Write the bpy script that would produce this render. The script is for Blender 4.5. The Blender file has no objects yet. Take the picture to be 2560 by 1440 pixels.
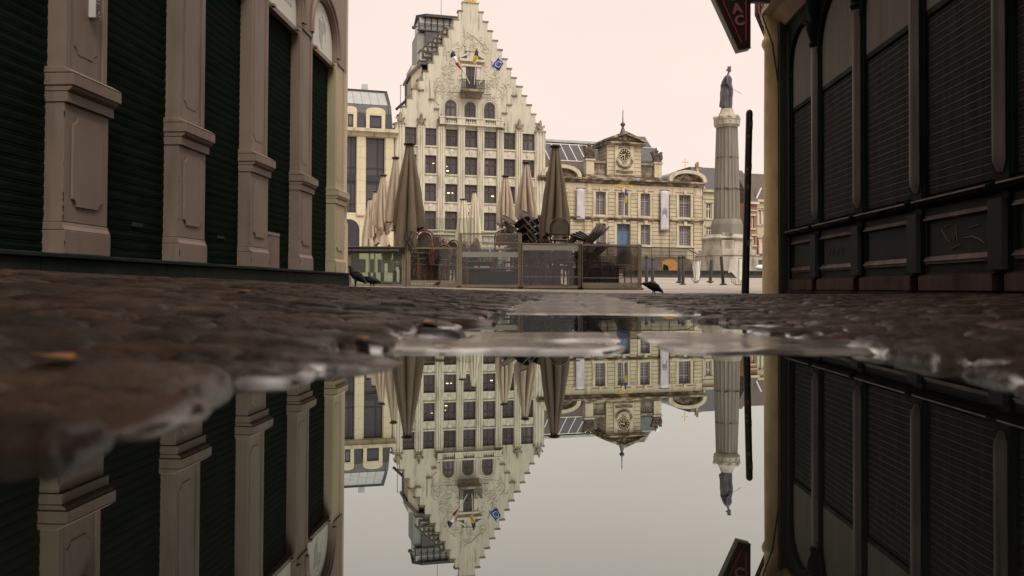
import bpy, math, random
import numpy as np
from mathutils import Matrix, Vector, Euler

S = bpy.context.scene
COL = S.collection
R = math.radians
random.seed(7)

# ------------------------------------------------------------------ camera
CAM_Z = 0.07
PITCH, ROLL = R(1.0), R(0.3)
SHIFT_Y = -0.01403
cd = bpy.data.cameras.new("camera")
cam = bpy.data.objects.new("camera", cd)
COL.objects.link(cam)
cd.sensor_width = 36.0
cd.lens = 36.0 * 2000 / 2560
cd.shift_y = SHIFT_Y
cd.clip_start = 0.02
cd.clip_end = 2000
cd.dof.use_dof = True
cd.dof.focus_distance = 40
cd.dof.aperture_fstop = 7.5
CAM_ROT = Matrix.Rotation(R(90) + PITCH, 3, 'X') @ Matrix.Rotation(ROLL, 3, 'Z')
cam.location = (0, 0, CAM_Z)
cam.rotation_euler = CAM_ROT.to_euler()
S.camera = cam

# ------------------------------------------------------------------ sky and light
EXPOSURE = 1.2
SKY_RGB = (9.0, 7.5, 6.65)
SUN_EL, SUN_AZ = R(52), R(38)          # behind the camera, to its right
w = bpy.data.worlds.new("World")
S.world = w
w.use_nodes = True
nt = w.node_tree
bg = nt.nodes['Background']
sky = nt.nodes.new('ShaderNodeTexSky')
sky.sky_type = 'NISHITA'
sky.sun_disc = False
sky.sun_elevation = SUN_EL
sky.sun_rotation = R(180) - SUN_AZ
mx = nt.nodes.new('ShaderNodeMix')
mx.data_type = 'RGBA'
mx.inputs[0].default_value = 0.93
nt.links.new(sky.outputs[0], mx.inputs[6])
sk_tc = nt.nodes.new('ShaderNodeTexCoord'); sk_n = nt.nodes.new('ShaderNodeTexNoise'); sk_n.inputs['Scale'].default_value = 2.2; sk_n.inputs['Detail'].default_value = 5
sk_mp = nt.nodes.new('ShaderNodeMapping'); sk_mp.inputs['Scale'].default_value = (1, 1, 3)
nt.links.new(sk_tc.outputs['Generated'], sk_mp.inputs[0]); nt.links.new(sk_mp.outputs[0], sk_n.inputs[0])
sk_m = nt.nodes.new('ShaderNodeMix'); sk_m.data_type = 'RGBA'; nt.links.new(sk_n.outputs[0], sk_m.inputs[0])
sk_m.inputs[6].default_value = (*[c*0.90 for c in SKY_RGB], 1); sk_m.inputs[7].default_value = (*[c*1.10 for c in SKY_RGB], 1)
nt.links.new(sk_m.outputs[2], mx.inputs[7])
nt.links.new(mx.outputs[2], bg.inputs[0])
bg.inputs[1].default_value = 0.05
sd = bpy.data.lights.new("sun", 'SUN')
sd.energy = 1.5
sd.angle = R(42)
sd.color = (1.0, 0.94, 0.83)
sun = bpy.data.objects.new("sun", sd)
COL.objects.link(sun)
to_sun = Vector((math.sin(SUN_AZ) * math.cos(SUN_EL), -math.cos(SUN_AZ) * math.cos(SUN_EL), math.sin(SUN_EL)))
sun.rotation_euler = to_sun.to_track_quat('Z', 'Y').to_euler()
sun.location = (20, -30, 40)
S.view_settings.view_transform = 'Standard'
S.view_settings.look = 'None'
S.view_settings.exposure = EXPOSURE
S.view_settings.gamma = 1
S.cycles.max_bounces = 8
S.cycles.transparent_max_bounces = 16
S.cycles.caustics_reflective = False
S.cycles.caustics_refractive = False

# ------------------------------------------------------------------ measuring helpers
def ray(px, py):
    xn = (px - 1280) / 2000
    yn = (720 - py) / 2000 + SHIFT_Y * 2560 / 2000
    return CAM_ROT @ Vector((xn, yn, -1))

def at(px, py, Y):
    d = ray(px, py)
    return d * (Y / d.y) + Vector((0, 0, CAM_Z))

class Frame:
    """vertical plane; local x along it, local y into the building, z up"""
    def __init__(s, o, th):
        s.o = Vector(o); s.th = th
        s.ux = Vector((math.cos(th), math.sin(th), 0)); s.uy = Vector((-math.sin(th), math.cos(th), 0))
    def uz(s, px, py, y=0.0):
        d = ray(px, py)
        o = s.o + s.uy * y
        c = Vector((0, 0, CAM_Z))
        t = (o - c).dot(s.uy) / d.dot(s.uy)
        p = c + d * t
        return ((p - o).dot(s.ux), p.z)
    def u(s, px, py=600, y=0.0): return s.uz(px, py, y)[0]
    def z(s, px, py, y=0.0): return s.uz(px, py, y)[1]
    def world(s, u, y, z): return s.o + s.ux * u + s.uy * y + Vector((0, 0, z))

# ------------------------------------------------------------------ mesh builder
class MB:
    def __init__(s): s.v = []; s.f = []; s.m = None
    def add(s, vs, fs):
        b = len(s.v)
        if s.m is not None: vs = [tuple(s.m @ Vector(p)) for p in vs]
        s.v += [tuple(p) for p in vs]; s.f += [[i + b for i in f] for f in fs]
        return s
    def box(s, x0, x1, y0, y1, z0, z1):
        return s.add([(x0,y0,z0),(x1,y0,z0),(x1,y1,z0),(x0,y1,z0),(x0,y0,z1),(x1,y0,z1),(x1,y1,z1),(x0,y1,z1)],
                     [(0,3,2,1),(4,5,6,7),(0,1,5,4),(1,2,6,5),(2,3,7,6),(3,0,4,7)])
    def prism(s, poly, y0, y1):            # poly in x,z ; extruded along y
        a = sum(poly[i][0]*poly[(i+1)%len(poly)][1]-poly[(i+1)%len(poly)][0]*poly[i][1] for i in range(len(poly)))
        if a < 0: poly = poly[::-1]
        n = len(poly)
        return s.add([(x,y0,z) for x,z in poly]+[(x,y1,z) for x,z in poly],
            [list(range(n)), list(range(2*n-1,n-1,-1))]+[(i,n+i,n+(i+1)%n,(i+1)%n) for i in range(n)])
    def prism_z(s, poly, z0, z1):          # poly in x,y
        a = sum(poly[i][0]*poly[(i+1)%len(poly)][1]-poly[(i+1)%len(poly)][0]*poly[i][1] for i in range(len(poly)))
        if a < 0: poly = poly[::-1]
        n = len(poly)
        return s.add([(x,y,z0) for x,y in poly]+[(x,y,z1) for x,y in poly],
            [list(range(n-1,-1,-1)), list(range(n,2*n))]+[(i,(i+1)%n,n+(i+1)%n,n+i) for i in range(n)])
    def prism_x(s, poly, x0, x1):          # poly in y,z
        a = sum(poly[i][0]*poly[(i+1)%len(poly)][1]-poly[(i+1)%len(poly)][0]*poly[i][1] for i in range(len(poly)))
        if a < 0: poly = poly[::-1]
        n = len(poly)
        return s.add([(x0,y,z) for y,z in poly]+[(x1,y,z) for y,z in poly],
            [list(range(n-1,-1,-1)), list(range(n,2*n))]+[(i,(i+1)%n,n+(i+1)%n,n+i) for i in range(n)])
    def loft(s, rings, cap=True):
        n = len(rings[0]); vs = [p for r in rings for p in r]; fs = []
        for k in range(len(rings)-1):
            for i in range(n):
                j = (i+1) % n
                fs.append((k*n+i, k*n+j, (k+1)*n+j, (k+1)*n+i))
        if cap:
            fs.append(list(range(n-1,-1,-1))); fs.append([(len(rings)-1)*n+i for i in range(n)])
        return s.add(vs, fs)
    def lathe(s, prof, cx=0, cy=0, n=16, cap=True):   # prof (r,z) bottom to top
        return s.loft([[(cx+r*math.cos(2*math.pi*i/n), cy+r*math.sin(2*math.pi*i/n), z) for i in range(n)] for r,z in prof], cap)
    def tube(s, pts, r, n=8, closed=False):
        pts = [Vector(p) for p in pts]; N = len(pts); rings = []
        prev = None
        for k in range(N):
            if closed: t = pts[(k+1)%N]-pts[k-1]
            else: t = pts[min(k+1,N-1)]-pts[max(k-1,0)]
            t.normalize()
            a = prev - t*prev.dot(t) if prev is not None else (Vector((0,0,1)) if abs(t.z)<0.9 else Vector((1,0,0)))
            if prev is None: a = a - t*a.dot(t)
            a.normalize(); b = t.cross(a); prev = a
            rr = r[k] if isinstance(r,(list,tuple)) else r
            rings.append([pts[k]+a*(rr*math.cos(2*math.pi*i/n))+b*(rr*math.sin(2*math.pi*i/n)) for i in range(n)])
        if closed: rings.append(rings[0])
        return s.loft(rings, not closed)
    def ball(s, c, rx, ry=None, rz=None, n=12, m=8):
        ry = ry or rx; rz = rz or rx
        rings = []
        for k in range(m+1):
            a = -math.pi/2+math.pi*k/m; q = max(math.cos(a),0.02)
            rings.append([(c[0]+rx*q*math.cos(2*math.pi*i/n), c[1]+ry*q*math.sin(2*math.pi*i/n), c[2]+rz*math.sin(a)) for i in range(n)])
        return s.loft(rings)
    def rect(s, x0, x1, z0, z1, wd, y0, y1):     # rectangular frame, butt joints
        s.box(x0,x0+wd,y0,y1,z0,z1); s.box(x1-wd,x1,y0,y1,z0,z1)
        s.box(x0+wd,x1-wd,y0,y1,z0,z0+wd); s.box(x0+wd,x1-wd,y0,y1,z1-wd,z1); return s
    def mesh(s, me):
        vs = [v.co.copy() for v in me.vertices]
        return s.add(vs, [list(p.vertices) for p in me.polygons])
    def build(s, name, mat, parent=None, smooth=None, off=None, bevel=None):
        me = bpy.data.meshes.new(name)
        vs = s.v
        if off is not None: vs = [(x-off[0],y-off[1],z-off[2]) for x,y,z in vs]
        me.from_pydata(vs, [], s.f)
        me.materials.append(mat)
        if smooth is not None:
            for p in me.polygons: p.use_smooth = True
            me.set_sharp_from_angle(angle=R(smooth))
        me.update()
        o = bpy.data.objects.new(name, me); COL.objects.link(o)
        if parent is not None: o.parent = parent
        if bevel:
            m = o.modifiers.new('bevel','BEVEL'); m.width = bevel; m.segments = 2; m.limit_method = 'ANGLE'
        return o

def tag(o, label=None, cat=None, group=None, kind=None):
    if label: o['label'] = label
    if cat: o['category'] = cat
    if group: o['group'] = group
    if kind: o['kind'] = kind
    return o

def thing(name, label, cat, loc=(0,0,0), rot=(0,0,0), group=None):
    o = bpy.data.objects.new(name, None); COL.objects.link(o)
    o.empty_display_size = 0.2
    o.location = loc; o.rotation_euler = rot
    return tag(o, label, cat, group)

def dup(root, loc, rot, label, group=None, scale=None):
    def cp(o, parent):
        c = o.copy(); COL.objects.link(c)
        if parent is not None: c.parent = parent
        for ch in o.children: cp(ch, c)
        return c
    r = cp(root, None)
    r.location = loc; r.rotation_euler = rot; r['label'] = label
    if group: r['group'] = group
    if scale: r.scale = (scale,)*3
    return r

def text_mesh(mb, txt, size, ext, M=None, bold=0.0):
    c = bpy.data.curves.new('t','FONT'); c.body = txt; c.size = size; c.extrude = ext; c.offset = bold
    c.align_x = 'CENTER'; c.align_y = 'CENTER'; c.resolution_u = 3
    o = bpy.data.objects.new('t', c); COL.objects.link(o)
    dg = bpy.context.evaluated_depsgraph_get(); dg.update()
    me = bpy.data.meshes.new_from_object(o.evaluated_get(dg))
    bpy.data.objects.remove(o)
    q = mb.m
    mb.m = (M or Matrix()) @ Matrix.Rotation(R(90),4,'X')
    mb.mesh(me); mb.m = q
    bpy.data.meshes.remove(me)
    return mb

# ------------------------------------------------------------------ materials
def mat(name, col, rough=0.6, col2=None, scale=4.0, stretch=(1,1,1), bump=0.0, bscale=None, spec=0.5, metal=0.0,
        lo=0.35, hi=0.7, detail=6, col3=None, scale3=1.0, stretch3=(1,1,1), rvar=0.0, emit=None):
    m = bpy.data.materials.new(name); m.use_nodes = True
    t = m.node_tree; N = t.nodes; L = t.links
    p = N['Principled BSDF']
    p.inputs['Roughness'].default_value = rough
    p.inputs['Specular IOR Level'].default_value = spec
    p.inputs['Metallic'].default_value = metal
    p.inputs['Base Color'].default_value = (*col,1)
    if emit:
        p.inputs['Emission Color'].default_value = (*emit[0],1); p.inputs['Emission Strength'].default_value = emit[1]
    tc = N.new('ShaderNodeTexCoord')
    def noise(sc, st, det=detail, ro=0.6):
        mp = N.new('ShaderNodeMapping'); mp.inputs['Scale'].default_value = st
        L.new(tc.outputs['Object'], mp.inputs[0])
        n = N.new('ShaderNodeTexNoise'); n.inputs['Scale'].default_value = sc; n.inputs['Detail'].default_value = det
        n.inputs['Roughness'].default_value = ro
        L.new(mp.outputs[0], n.inputs[0]); return n
    def rng(n, a, b):
        r = N.new('ShaderNodeMapRange'); r.inputs[1].default_value = a; r.inputs[2].default_value = b
        L.new(n, r.inputs[0]); return r.outputs[0]
    out = None
    if col2:
        n = noise(scale, stretch)
        x = N.new('ShaderNodeMix'); x.data_type = 'RGBA'
        L.new(rng(n.outputs[0], lo, hi), x.inputs[0])
        x.inputs[6].default_value = (*col,1); x.inputs[7].default_value = (*col2,1)
        out = x.outputs[2]
        if col3:
            n3 = noise(scale3, stretch3)
            y = N.new('ShaderNodeMix'); y.data_type = 'RGBA'
            L.new(rng(n3.outputs[0], 0.52, 0.72), y.inputs[0])
            L.new(out, y.inputs[6]); y.inputs[7].default_value = (*col3,1)
            out = y.outputs[2]
        L.new(out, p.inputs['Base Color'])
        if rvar:
            r = N.new('ShaderNodeMapRange'); r.inputs[1].default_value = lo; r.inputs[2].default_value = hi
            r.inputs[3].default_value = max(0.02, rough-rvar); r.inputs[4].default_value = min(1, rough+rvar)
            L.new(n.outputs[0], r.inputs[0]); L.new(r.outputs[0], p.inputs['Roughness'])
    if bump:
        nb = noise(bscale or scale*6, (1,1,1))
        b = N.new('ShaderNodeBump'); b.inputs['Strength'].default_value = bump; b.inputs['Distance'].default_value = 0.02
        L.new(nb.outputs[0], b.inputs['Height']); L.new(b.outputs[0], p.inputs['Normal'])
    m['out'] = 1
    return m

def courses(m, rowh, brickw, mortar, msize=0.03, fac=0.8):
    """masonry joints drawn over a stone material (object x,z)"""
    t = m.node_tree; N = t.nodes; L = t.links; p = N['Principled BSDF']
    tc = next(n for n in N if n.bl_idname == 'ShaderNodeTexCoord')
    sp = N.new('ShaderNodeSeparateXYZ'); L.new(tc.outputs['Object'], sp.inputs[0])
    cb = N.new('ShaderNodeCombineXYZ'); L.new(sp.outputs[0], cb.inputs[0]); L.new(sp.outputs[2], cb.inputs[1])
    b = N.new('ShaderNodeTexBrick'); b.inputs['Scale'].default_value = 1.0
    b.inputs['Row Height'].default_value = rowh; b.inputs['Brick Width'].default_value = brickw
    b.inputs['Mortar Size'].default_value = msize; b.inputs['Mortar Smooth'].default_value = 0.3
    L.new(cb.outputs[0], b.inputs[0])
    x = N.new('ShaderNodeMix'); x.data_type = 'RGBA'
    mu = N.new('ShaderNodeMath'); mu.operation = 'MULTIPLY'; mu.inputs[1].default_value = fac
    L.new(b.outputs['Fac'], mu.inputs[0]); L.new(mu.outputs[0], x.inputs[0])
    src = p.inputs['Base Color'].links
    if src: L.new(src[0].from_socket, x.inputs[6])
    else: x.inputs[6].default_value = p.inputs['Base Color'].default_value
    x.inputs[7].default_value = (*mortar,1)
    L.new(x.outputs[2], p.inputs['Base Color'])
    bp = N.new('ShaderNodeBump'); bp.invert = True; bp.inputs['Strength'].default_value = 0.6; bp.inputs['Distance'].default_value = 0.04
    L.new(b.outputs['Fac'], bp.inputs['Height']); L.new(bp.outputs[0], p.inputs['Normal'])
    return m

def glass(name, tint=(0.9,0.95,0.93), refl=0.12, rough=0.02, dirt=0.1, dcol=(0.3,0.29,0.27), dscale=3):
    m = bpy.data.materials.new(name); m.use_nodes = True
    t = m.node_tree; N = t.nodes; L = t.links
    N.remove(N['Principled BSDF']); o = N['Material Output']
    tr = N.new('ShaderNodeBsdfTransparent'); tr.inputs[0].default_value = (*tint,1)
    gl = N.new('ShaderNodeBsdfGlossy'); gl.inputs['Roughness'].default_value = rough
    gl.inputs[0].default_value = (0.8,0.82,0.85,1)
    fr = N.new('ShaderNodeFresnel'); fr.inputs[0].default_value = 1.5
    ad = N.new('ShaderNodeMath'); ad.operation = 'ADD'; ad.inputs[1].default_value = refl; L.new(fr.outputs[0], ad.inputs[0])
    mx = N.new('ShaderNodeMixShader'); L.new(ad.outputs[0], mx.inputs[0]); L.new(tr.outputs[0], mx.inputs[1]); L.new(gl.outputs[0], mx.inputs[2])
    di = N.new('ShaderNodeBsdfDiffuse'); di.inputs[0].default_value = (*dcol,1)
    tc = N.new('ShaderNodeTexCoord'); n = N.new('ShaderNodeTexNoise'); n.inputs['Scale'].default_value = dscale; n.inputs['Detail'].default_value = 8
    L.new(tc.outputs['Object'], n.inputs[0])
    r = N.new('ShaderNodeMapRange'); r.inputs[1].default_value = 0.35; r.inputs[2].default_value = 0.75; r.inputs[3].default_value = dirt*0.3; r.inputs[4].default_value = dirt*1.8
    L.new(n.outputs[0], r.inputs[0])
    m2 = N.new('ShaderNodeMixShader'); L.new(r.outputs[0], m2.inputs[0]); L.new(mx.outputs[0], m2.inputs[1]); L.new(di.outputs[0], m2.inputs[2])
    L.new(m2.outputs[0], o.inputs[0])
    return m

M = {}
M['stone_pale'] = mat('pale_stone', (0.53,0.50,0.415), 0.85, (0.40,0.375,0.30), 0.7, (1.5,1.5,0.35), bump=0.15, bscale=8, col3=(0.19,0.165,0.13), scale3=1.0, stretch3=(2.4,2.4,0.3))
M['stone_dark'] = mat('weathered_stone', (0.27,0.23,0.17), 0.9, (0.10,0.075,0.052), 1.6, (1,1,0.6), bump=0.3, bscale=6, lo=0.4, hi=0.65)
M['guard_wall'] = courses(mat('guard_stone', (0.50,0.44,0.32), 0.88, (0.36,0.31,0.215), 0.8, (1,1,0.5), col3=(0.23,0.185,0.125), scale3=0.9, stretch3=(1.5,1.5,0.3)), 0.42, 30, (0.20,0.16,0.10), 0.045, 0.9)
M['guard_trim'] = mat('guard_trim_stone', (0.54,0.48,0.36), 0.85, (0.40,0.34,0.24), 1.4, (1,1,0.4), col3=(0.26,0.20,0.13), scale3=1.5, stretch3=(1.5,1.5,0.25))
M['cornice'] = mat('stained_cornice_stone', (0.40,0.34,0.24), 0.9, (0.085,0.065,0.045), 1.3, (0.8,1,1.6), lo=0.36, hi=0.56, bump=0.3, bscale=6)
M['relief'] = mat('carved_relief_stone', (0.50,0.47,0.395), 0.9, (0.40,0.37,0.30), 3)
M['new_stone'] = courses(mat('smooth_new_stone', (0.58,0.52,0.38), 0.8, (0.50,0.44,0.30), 0.6, (1,1,0.4)), 1.1, 2.2, (0.36,0.31,0.21), 0.02, 0.6)
M['slate'] = courses(mat('slate', (0.085,0.078,0.088), 0.6, (0.055,0.050,0.058), 2.5, lo=0.3,hi=0.8), 0.25, 0.4, (0.045,0.04,0.045), 0.012, 0.5)
M['zinc'] = mat('zinc_sheet', (0.42,0.43,0.42), 0.45, (0.34,0.35,0.34), 1.5, metal=0.3)
M['window_glass'] = mat('window_glass', (0.060,0.055,0.070), 0.12, (0.040,0.036,0.046), 0.5, spec=0.6)
PANES = [mat('window_glass_dark', (0.026,0.023,0.028), 0.12, (0.055,0.050,0.062), 0.35, spec=0.6, lo=0.45, hi=0.55), M['window_glass'], M['window_glass'], mat('window_glass_curtained', (0.12,0.112,0.122), 0.2, (0.052,0.048,0.058), 0.45, (1,1,0.3), spec=0.6, lo=0.45, hi=0.52)]
M['red_frame'] = mat('red_brown_frame', (0.052,0.027,0.021), 0.5)
M['grey_frame'] = mat('grey_frame', (0.30,0.28,0.29), 0.55)
M['black_frame'] = mat('black_metal', (0.02,0.021,0.022), 0.45)
M['soot'] = mat('sooty_brown_stone', (0.10,0.072,0.055), 0.9, (0.05,0.036,0.028), 1.5)
M['pale_trim'] = mat('pale_trim_stone', (0.55,0.52,0.43), 0.85, (0.43,0.40,0.325), 1.4, (1,1,0.4), col3=(0.25,0.22,0.175), scale3=1.5, stretch3=(1.8,1.8,0.25))
M['tan_scratch'] = mat('tan_scratch_mark', (0.24,0.17,0.11), 0.8)
M['deck'] = mat('dark_deck_boards', (0.030,0.024,0.020), 0.6, (0.016,0.013,0.011), 6, (8,1,1))
M['tower_grey'] = mat('grey_tower_cladding', (0.27,0.28,0.265), 0.7, (0.22,0.23,0.22), 2)
M['gold'] = mat('gilded_metal', (0.80,0.52,0.10), 0.35, metal=0.6)
M['white_paint'] = mat('white_paint', (0.72,0.70,0.66), 0.6, (0.62,0.60,0.56), 2)
M['blue_door'] = mat('blue_door_paint', (0.09,0.16,0.26), 0.5, (0.07,0.125,0.21), 2, (6,6,1))
M['orange_wood'] = mat('orange_door_wood', (0.34,0.165,0.03), 0.6, (0.20,0.09,0.018), 3, (8,8,1))  # orange wood with darker upright streaks
M['letter_gold'] = mat('pale_gold_mark', (0.85,0.72,0.42), 0.5)
M['clock_face'] = mat('black_clock_enamel', (0.012,0.012,0.014), 0.3)
M['bronze'] = mat('dark_bronze', (0.055,0.052,0.060), 0.5, (0.10,0.095,0.105), 2.5, (1,1,0.35), lo=0.4, hi=0.6, metal=0.2)
M['column_stone'] = mat('column_stone', (0.235,0.215,0.188), 0.9, (0.15,0.135,0.115), 1.0, (2,2,0.3), col3=(0.16,0.14,0.115), scale3=1.0, stretch3=(2.5,2.5,0.3), bump=0.3, bscale=8)
M['column_base'] = mat('column_base_stone', (0.42,0.39,0.33), 0.9, (0.28,0.25,0.20), 1.2, (1.5,1.5,0.35), col3=(0.11,0.095,0.07), scale3=0.9, stretch3=(1.6,1.6,0.4), bump=0.3, bscale=8)
M['brick_red'] = courses(mat('red_brick', (0.33,0.15,0.085), 0.85, (0.25,0.10,0.06), 2), 0.09, 0.24, (0.30,0.24,0.18), 0.012, 0.7)
M['house_cream'] = mat('cream_render', (0.48,0.43,0.32), 0.85, (0.38,0.33,0.23), 1.2, (1,1,0.4))
M['roof_tile'] = courses(mat('brown_roof_tile', (0.12,0.085,0.07), 0.8, (0.075,0.055,0.05), 1.5), 0.28, 0.3, (0.05,0.04,0.035), 0.02, 0.6)
M['pier'] = mat('taupe_pier_paint', (0.325,0.248,0.200), 0.55, (0.245,0.182,0.145), 2.2, (1,1,0.5), bump=0.06, bscale=60, col3=(0.20,0.155,0.125), scale3=1.6, stretch3=(4,4,0.5), spec=0.2)
M['pier_lit'] = mat('square_lit_pier_paint', (0.56,0.47,0.31), 0.65, (0.46,0.385,0.25), 2.2, (1,1,0.5), bump=0.08, bscale=40)  # pier paint with the brighter, yellower light of the square in its colour
M['shutter_green'] = mat('black_green_shutter', (0.010,0.022,0.0155), 0.5, (0.021,0.027,0.020), 3.0, (1,1,4), rvar=0.05, spec=0.0)
M['plinth'] = mat('blue_stone_plinth', (0.020,0.036,0.029), 0.75, (0.060,0.060,0.054), 3.5, bump=0.3, bscale=40, rvar=0.15, spec=0.02)
M['board'] = mat('white_sign_board', (0.80,0.78,0.72), 0.5, (0.70,0.68,0.62), 2)
M['print_grey'] = mat('faded_grey_print', (0.50,0.50,0.48), 0.6)
M['dark_wood'] = mat('dark_green_wood', (0.007,0.024,0.0175), 0.5, (0.0085,0.0080,0.0068), 3.0, (1,1,0.4), rvar=0.12, bump=0.05, bscale=40, spec=0.02)
M['panel_wood'] = mat('charcoal_panel_wood', (0.045,0.052,0.052), 0.5, (0.062,0.066,0.066), 5, (1,1,0.5), rvar=0.1, spec=0.02)
M['mould_wood'] = mat('brown_moulding', (0.125,0.062,0.040), 0.42, (0.05,0.026,0.018), 6, rvar=0.1, spec=0.2)  # lighter and browner than the wood around it
M['red_plinth'] = mat('red_brown_plinth', (0.088,0.043,0.031), 0.5, (0.040,0.022,0.017), 4, (1,1,0.6), rvar=0.15, spec=0.1)
M['shutter_grey'] = mat('charcoal_shutter', (0.075,0.074,0.073), 0.5, (0.036,0.044,0.041), 3, (6,6,0.6), rvar=0.1, spec=0.0)
M['slat_edge'] = mat('worn_slat_highlight', (0.22,0.195,0.18), 0.5, (0.10,0.09,0.085), 4, (1,1,3), spec=0.2)  # worn edges, made paler to carry the highlights of the slats too
M['slat_edge_dark'] = mat('faint_slat_highlight', (0.055,0.050,0.042), 0.5, (0.015,0.028,0.021), 4, (1,1,3), spec=0.0)  # fainter highlights painted as strips along the left shutters' slats
M['grey_board'] = mat('grey_boarding', (0.19,0.185,0.158), 0.65, (0.15,0.143,0.12), 3, (4,4,0.4), col3=(0.14,0.12,0.10), scale3=2, stretch3=(5,5,0.4), spec=0.1)
M['shaft'] = mat('grey_pilaster_paint', (0.21,0.182,0.170), 0.45, (0.10,0.087,0.082), 3, (4,4,0.4), rvar=0.1, spec=0.25)
M['cornice_lit'] = mat('golden_lit_cornice', (0.40,0.31,0.19), 0.5, (0.30,0.22,0.13), 3)  # golden light from the square put into the cornice colour
M['yellow_col'] = mat('peeling_yellow_render', (0.80,0.64,0.34), 0.7, (0.70,0.55,0.28), 2.5, col3=(0.50,0.39,0.20), scale3=3.0, stretch3=(1.6,1.6,0.6), bump=0.25, bscale=25)
M['pole'] = mat('black_stickered_metal', (0.006,0.006,0.006), 0.45, (0.05,0.02,0.02), 9, (1,1,1.6), lo=0.56, hi=0.66, bump=0.2, bscale=30)
M['post_dark'] = mat('dark_bollard_metal', (0.024,0.022,0.024), 0.55, (0.042,0.032,0.03), 6)
M['sign_black'] = mat('black_sign_face', (0.014,0.014,0.013), 0.35)
M['sign_edge'] = mat('brass_sign_edge', (0.34,0.24,0.15), 0.4, metal=0.3)
M['neon_red'] = mat('red_neon_tube', (0.55,0.04,0.05), 0.2)
M['letter_pink'] = mat('pink_sign_letter', (0.42,0.16,0.15), 0.4)
M['sign_red'] = mat('orange_red_sign_face', (0.42,0.06,0.025), 0.4)
M['fabric'] = mat('sand_canvas', (0.44,0.36,0.275), 0.95, (0.35,0.28,0.21), 2.5, (1,1,0.4), bump=0.1, bscale=40)
M['fabric_shaded'] = mat('shaded_canvas', (0.185,0.140,0.098), 0.95, (0.125,0.094,0.065), 2.5, (1,1,0.4), bump=0.1, bscale=40)  # canvas colour darkened to stand for the shade of the alley buildings
M['fabric_light'] = mat('ivory_canvas', (0.58,0.53,0.42), 0.95, (0.48,0.43,0.33), 2.5, (1,1,0.4), bump=0.1, bscale=40)
M['frame_brown'] = mat('taupe_screen_frame', (0.27,0.225,0.175), 0.45, (0.20,0.16,0.125), 5, rvar=0.1)
M['kick'] = mat('beige_kick_panel', (0.30,0.26,0.20), 0.6, (0.21,0.18,0.14), 4, (1,1,2))
M['screen_glass'] = glass('screen_glass', (0.84,0.86,0.83), -0.01, 0.02, 0.012, (0.2,0.19,0.17))
M['screen_glass_dark'] = glass('smoked_screen_glass', (0.74,0.71,0.72), 0.0, 0.03, 0.10, (0.13,0.11,0.115), 2.5)
M['screen_glass_green'] = glass('green_screen_glass', (0.70,0.78,0.72), 0.03, 0.02, 0.16, (0.30,0.33,0.29), 1.2)
M['frosted'] = mat('frosted_grey_band', (0.34,0.33,0.29), 0.6)
M['rattan_dark'] = mat('dark_rattan', (0.040,0.026,0.020), 0.45, (0.09,0.05,0.035), 12)
M['rattan_red'] = mat('red_brown_rattan', (0.11,0.045,0.03), 0.35, (0.19,0.085,0.05), 10, rvar=0.1)
M['weave'] = mat('black_woven_seat', (0.022,0.024,0.022), 0.5, (0.05,0.05,0.042), 30)
M['pink'] = mat('pink_chair_pad', (0.52,0.25,0.22), 0.8)
M['bag'] = mat('white_bag_plastic', (0.80,0.78,0.74), 0.4, (0.68,0.66,0.62), 5)
M['pigeon'] = mat('dark_pigeon_feathers', (0.014,0.016,0.016), 0.6, (0.028,0.027,0.027), 14)
M['leaf'] = mat('fallen_brown_leaf', (0.36,0.17,0.05), 0.6, (0.20,0.09,0.04), 20)
M['foliage'] = mat('dark_ivy_leaf', (0.030,0.050,0.026), 0.6, (0.018,0.030,0.016), 8)
M['flag_blue'] = mat('blue_flag_cloth', (0.02,0.05,0.24), 0.8)
M['flag_navy'] = mat('navy_flag_cloth', (0.015,0.02,0.06), 0.8)
M['flag_yellow'] = mat('yellow_flag_cloth', (0.42,0.31,0.03), 0.8)
M['flag_white'] = mat('white_flag_cloth', (0.66,0.62,0.62), 0.8)
M['flag_red'] = mat('red_flag_cloth', (0.48,0.04,0.05), 0.8)
M['banner'] = mat('pale_lilac_banner', (0.47,0.445,0.485), 0.8, (0.31,0.285,0.325), 0.8, (1,1,0.5), lo=0.45, hi=0.7)
M['banner_ink'] = mat('violet_banner_print', (0.20,0.18,0.24), 0.8)
M['lamp_glow'] = mat('lit_ceiling_lamp', (1,0.8,0.4), 0.5, emit=((1.0,0.72,0.3),1.2))
M['sign_glow'] = mat('lit_white_letter', (0.8,0.8,0.78), 0.5, emit=((1.0,0.97,0.9),0.5))
M['poster'] = mat('pink_poster_print', (0.55,0.45,0.42), 0.7, (0.50,0.22,0.18), 1.5, lo=0.45, hi=0.6)
# ------------------------------------------------------------------ ground
def sstep(a, b, x):
    t = np.clip((x-a)/(b-a), 0, 1); return t*t*(3-2*t)

def hash2(i, j, k=0):
    h = np.sin(i*127.1 + j*311.7 + k*74.7)*43758.5453
    return h - np.floor(h)

def vnoise(x, y, k=0):
    i = np.floor(x); j = np.floor(y); fx = x-i; fy = y-j
    fx = fx*fx*(3-2*fx); fy = fy*fy*(3-2*fy)
    return (hash2(i,j,k)*(1-fx)+hash2(i+1,j,k)*fx)*(1-fy)+(hash2(i,j+1,k)*(1-fx)+hash2(i+1,j+1,k)*fx)*fy

def plaza_z(x, y):
    z = np.interp(y, [0,10,13,17,27,33,42,55,85,140], [0.0,-0.006,0.012,0.058,0.20,0.38,0.64,1.0,1.6,2.0])
    left = np.clip(-x/3.2, -0.2, 1.6)*0.062*(1-sstep(12,24,y))
    return z + left

def alley_end(x):
    return 10.3 + np.clip(3.4-x, 0, 9)*0.62

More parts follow.
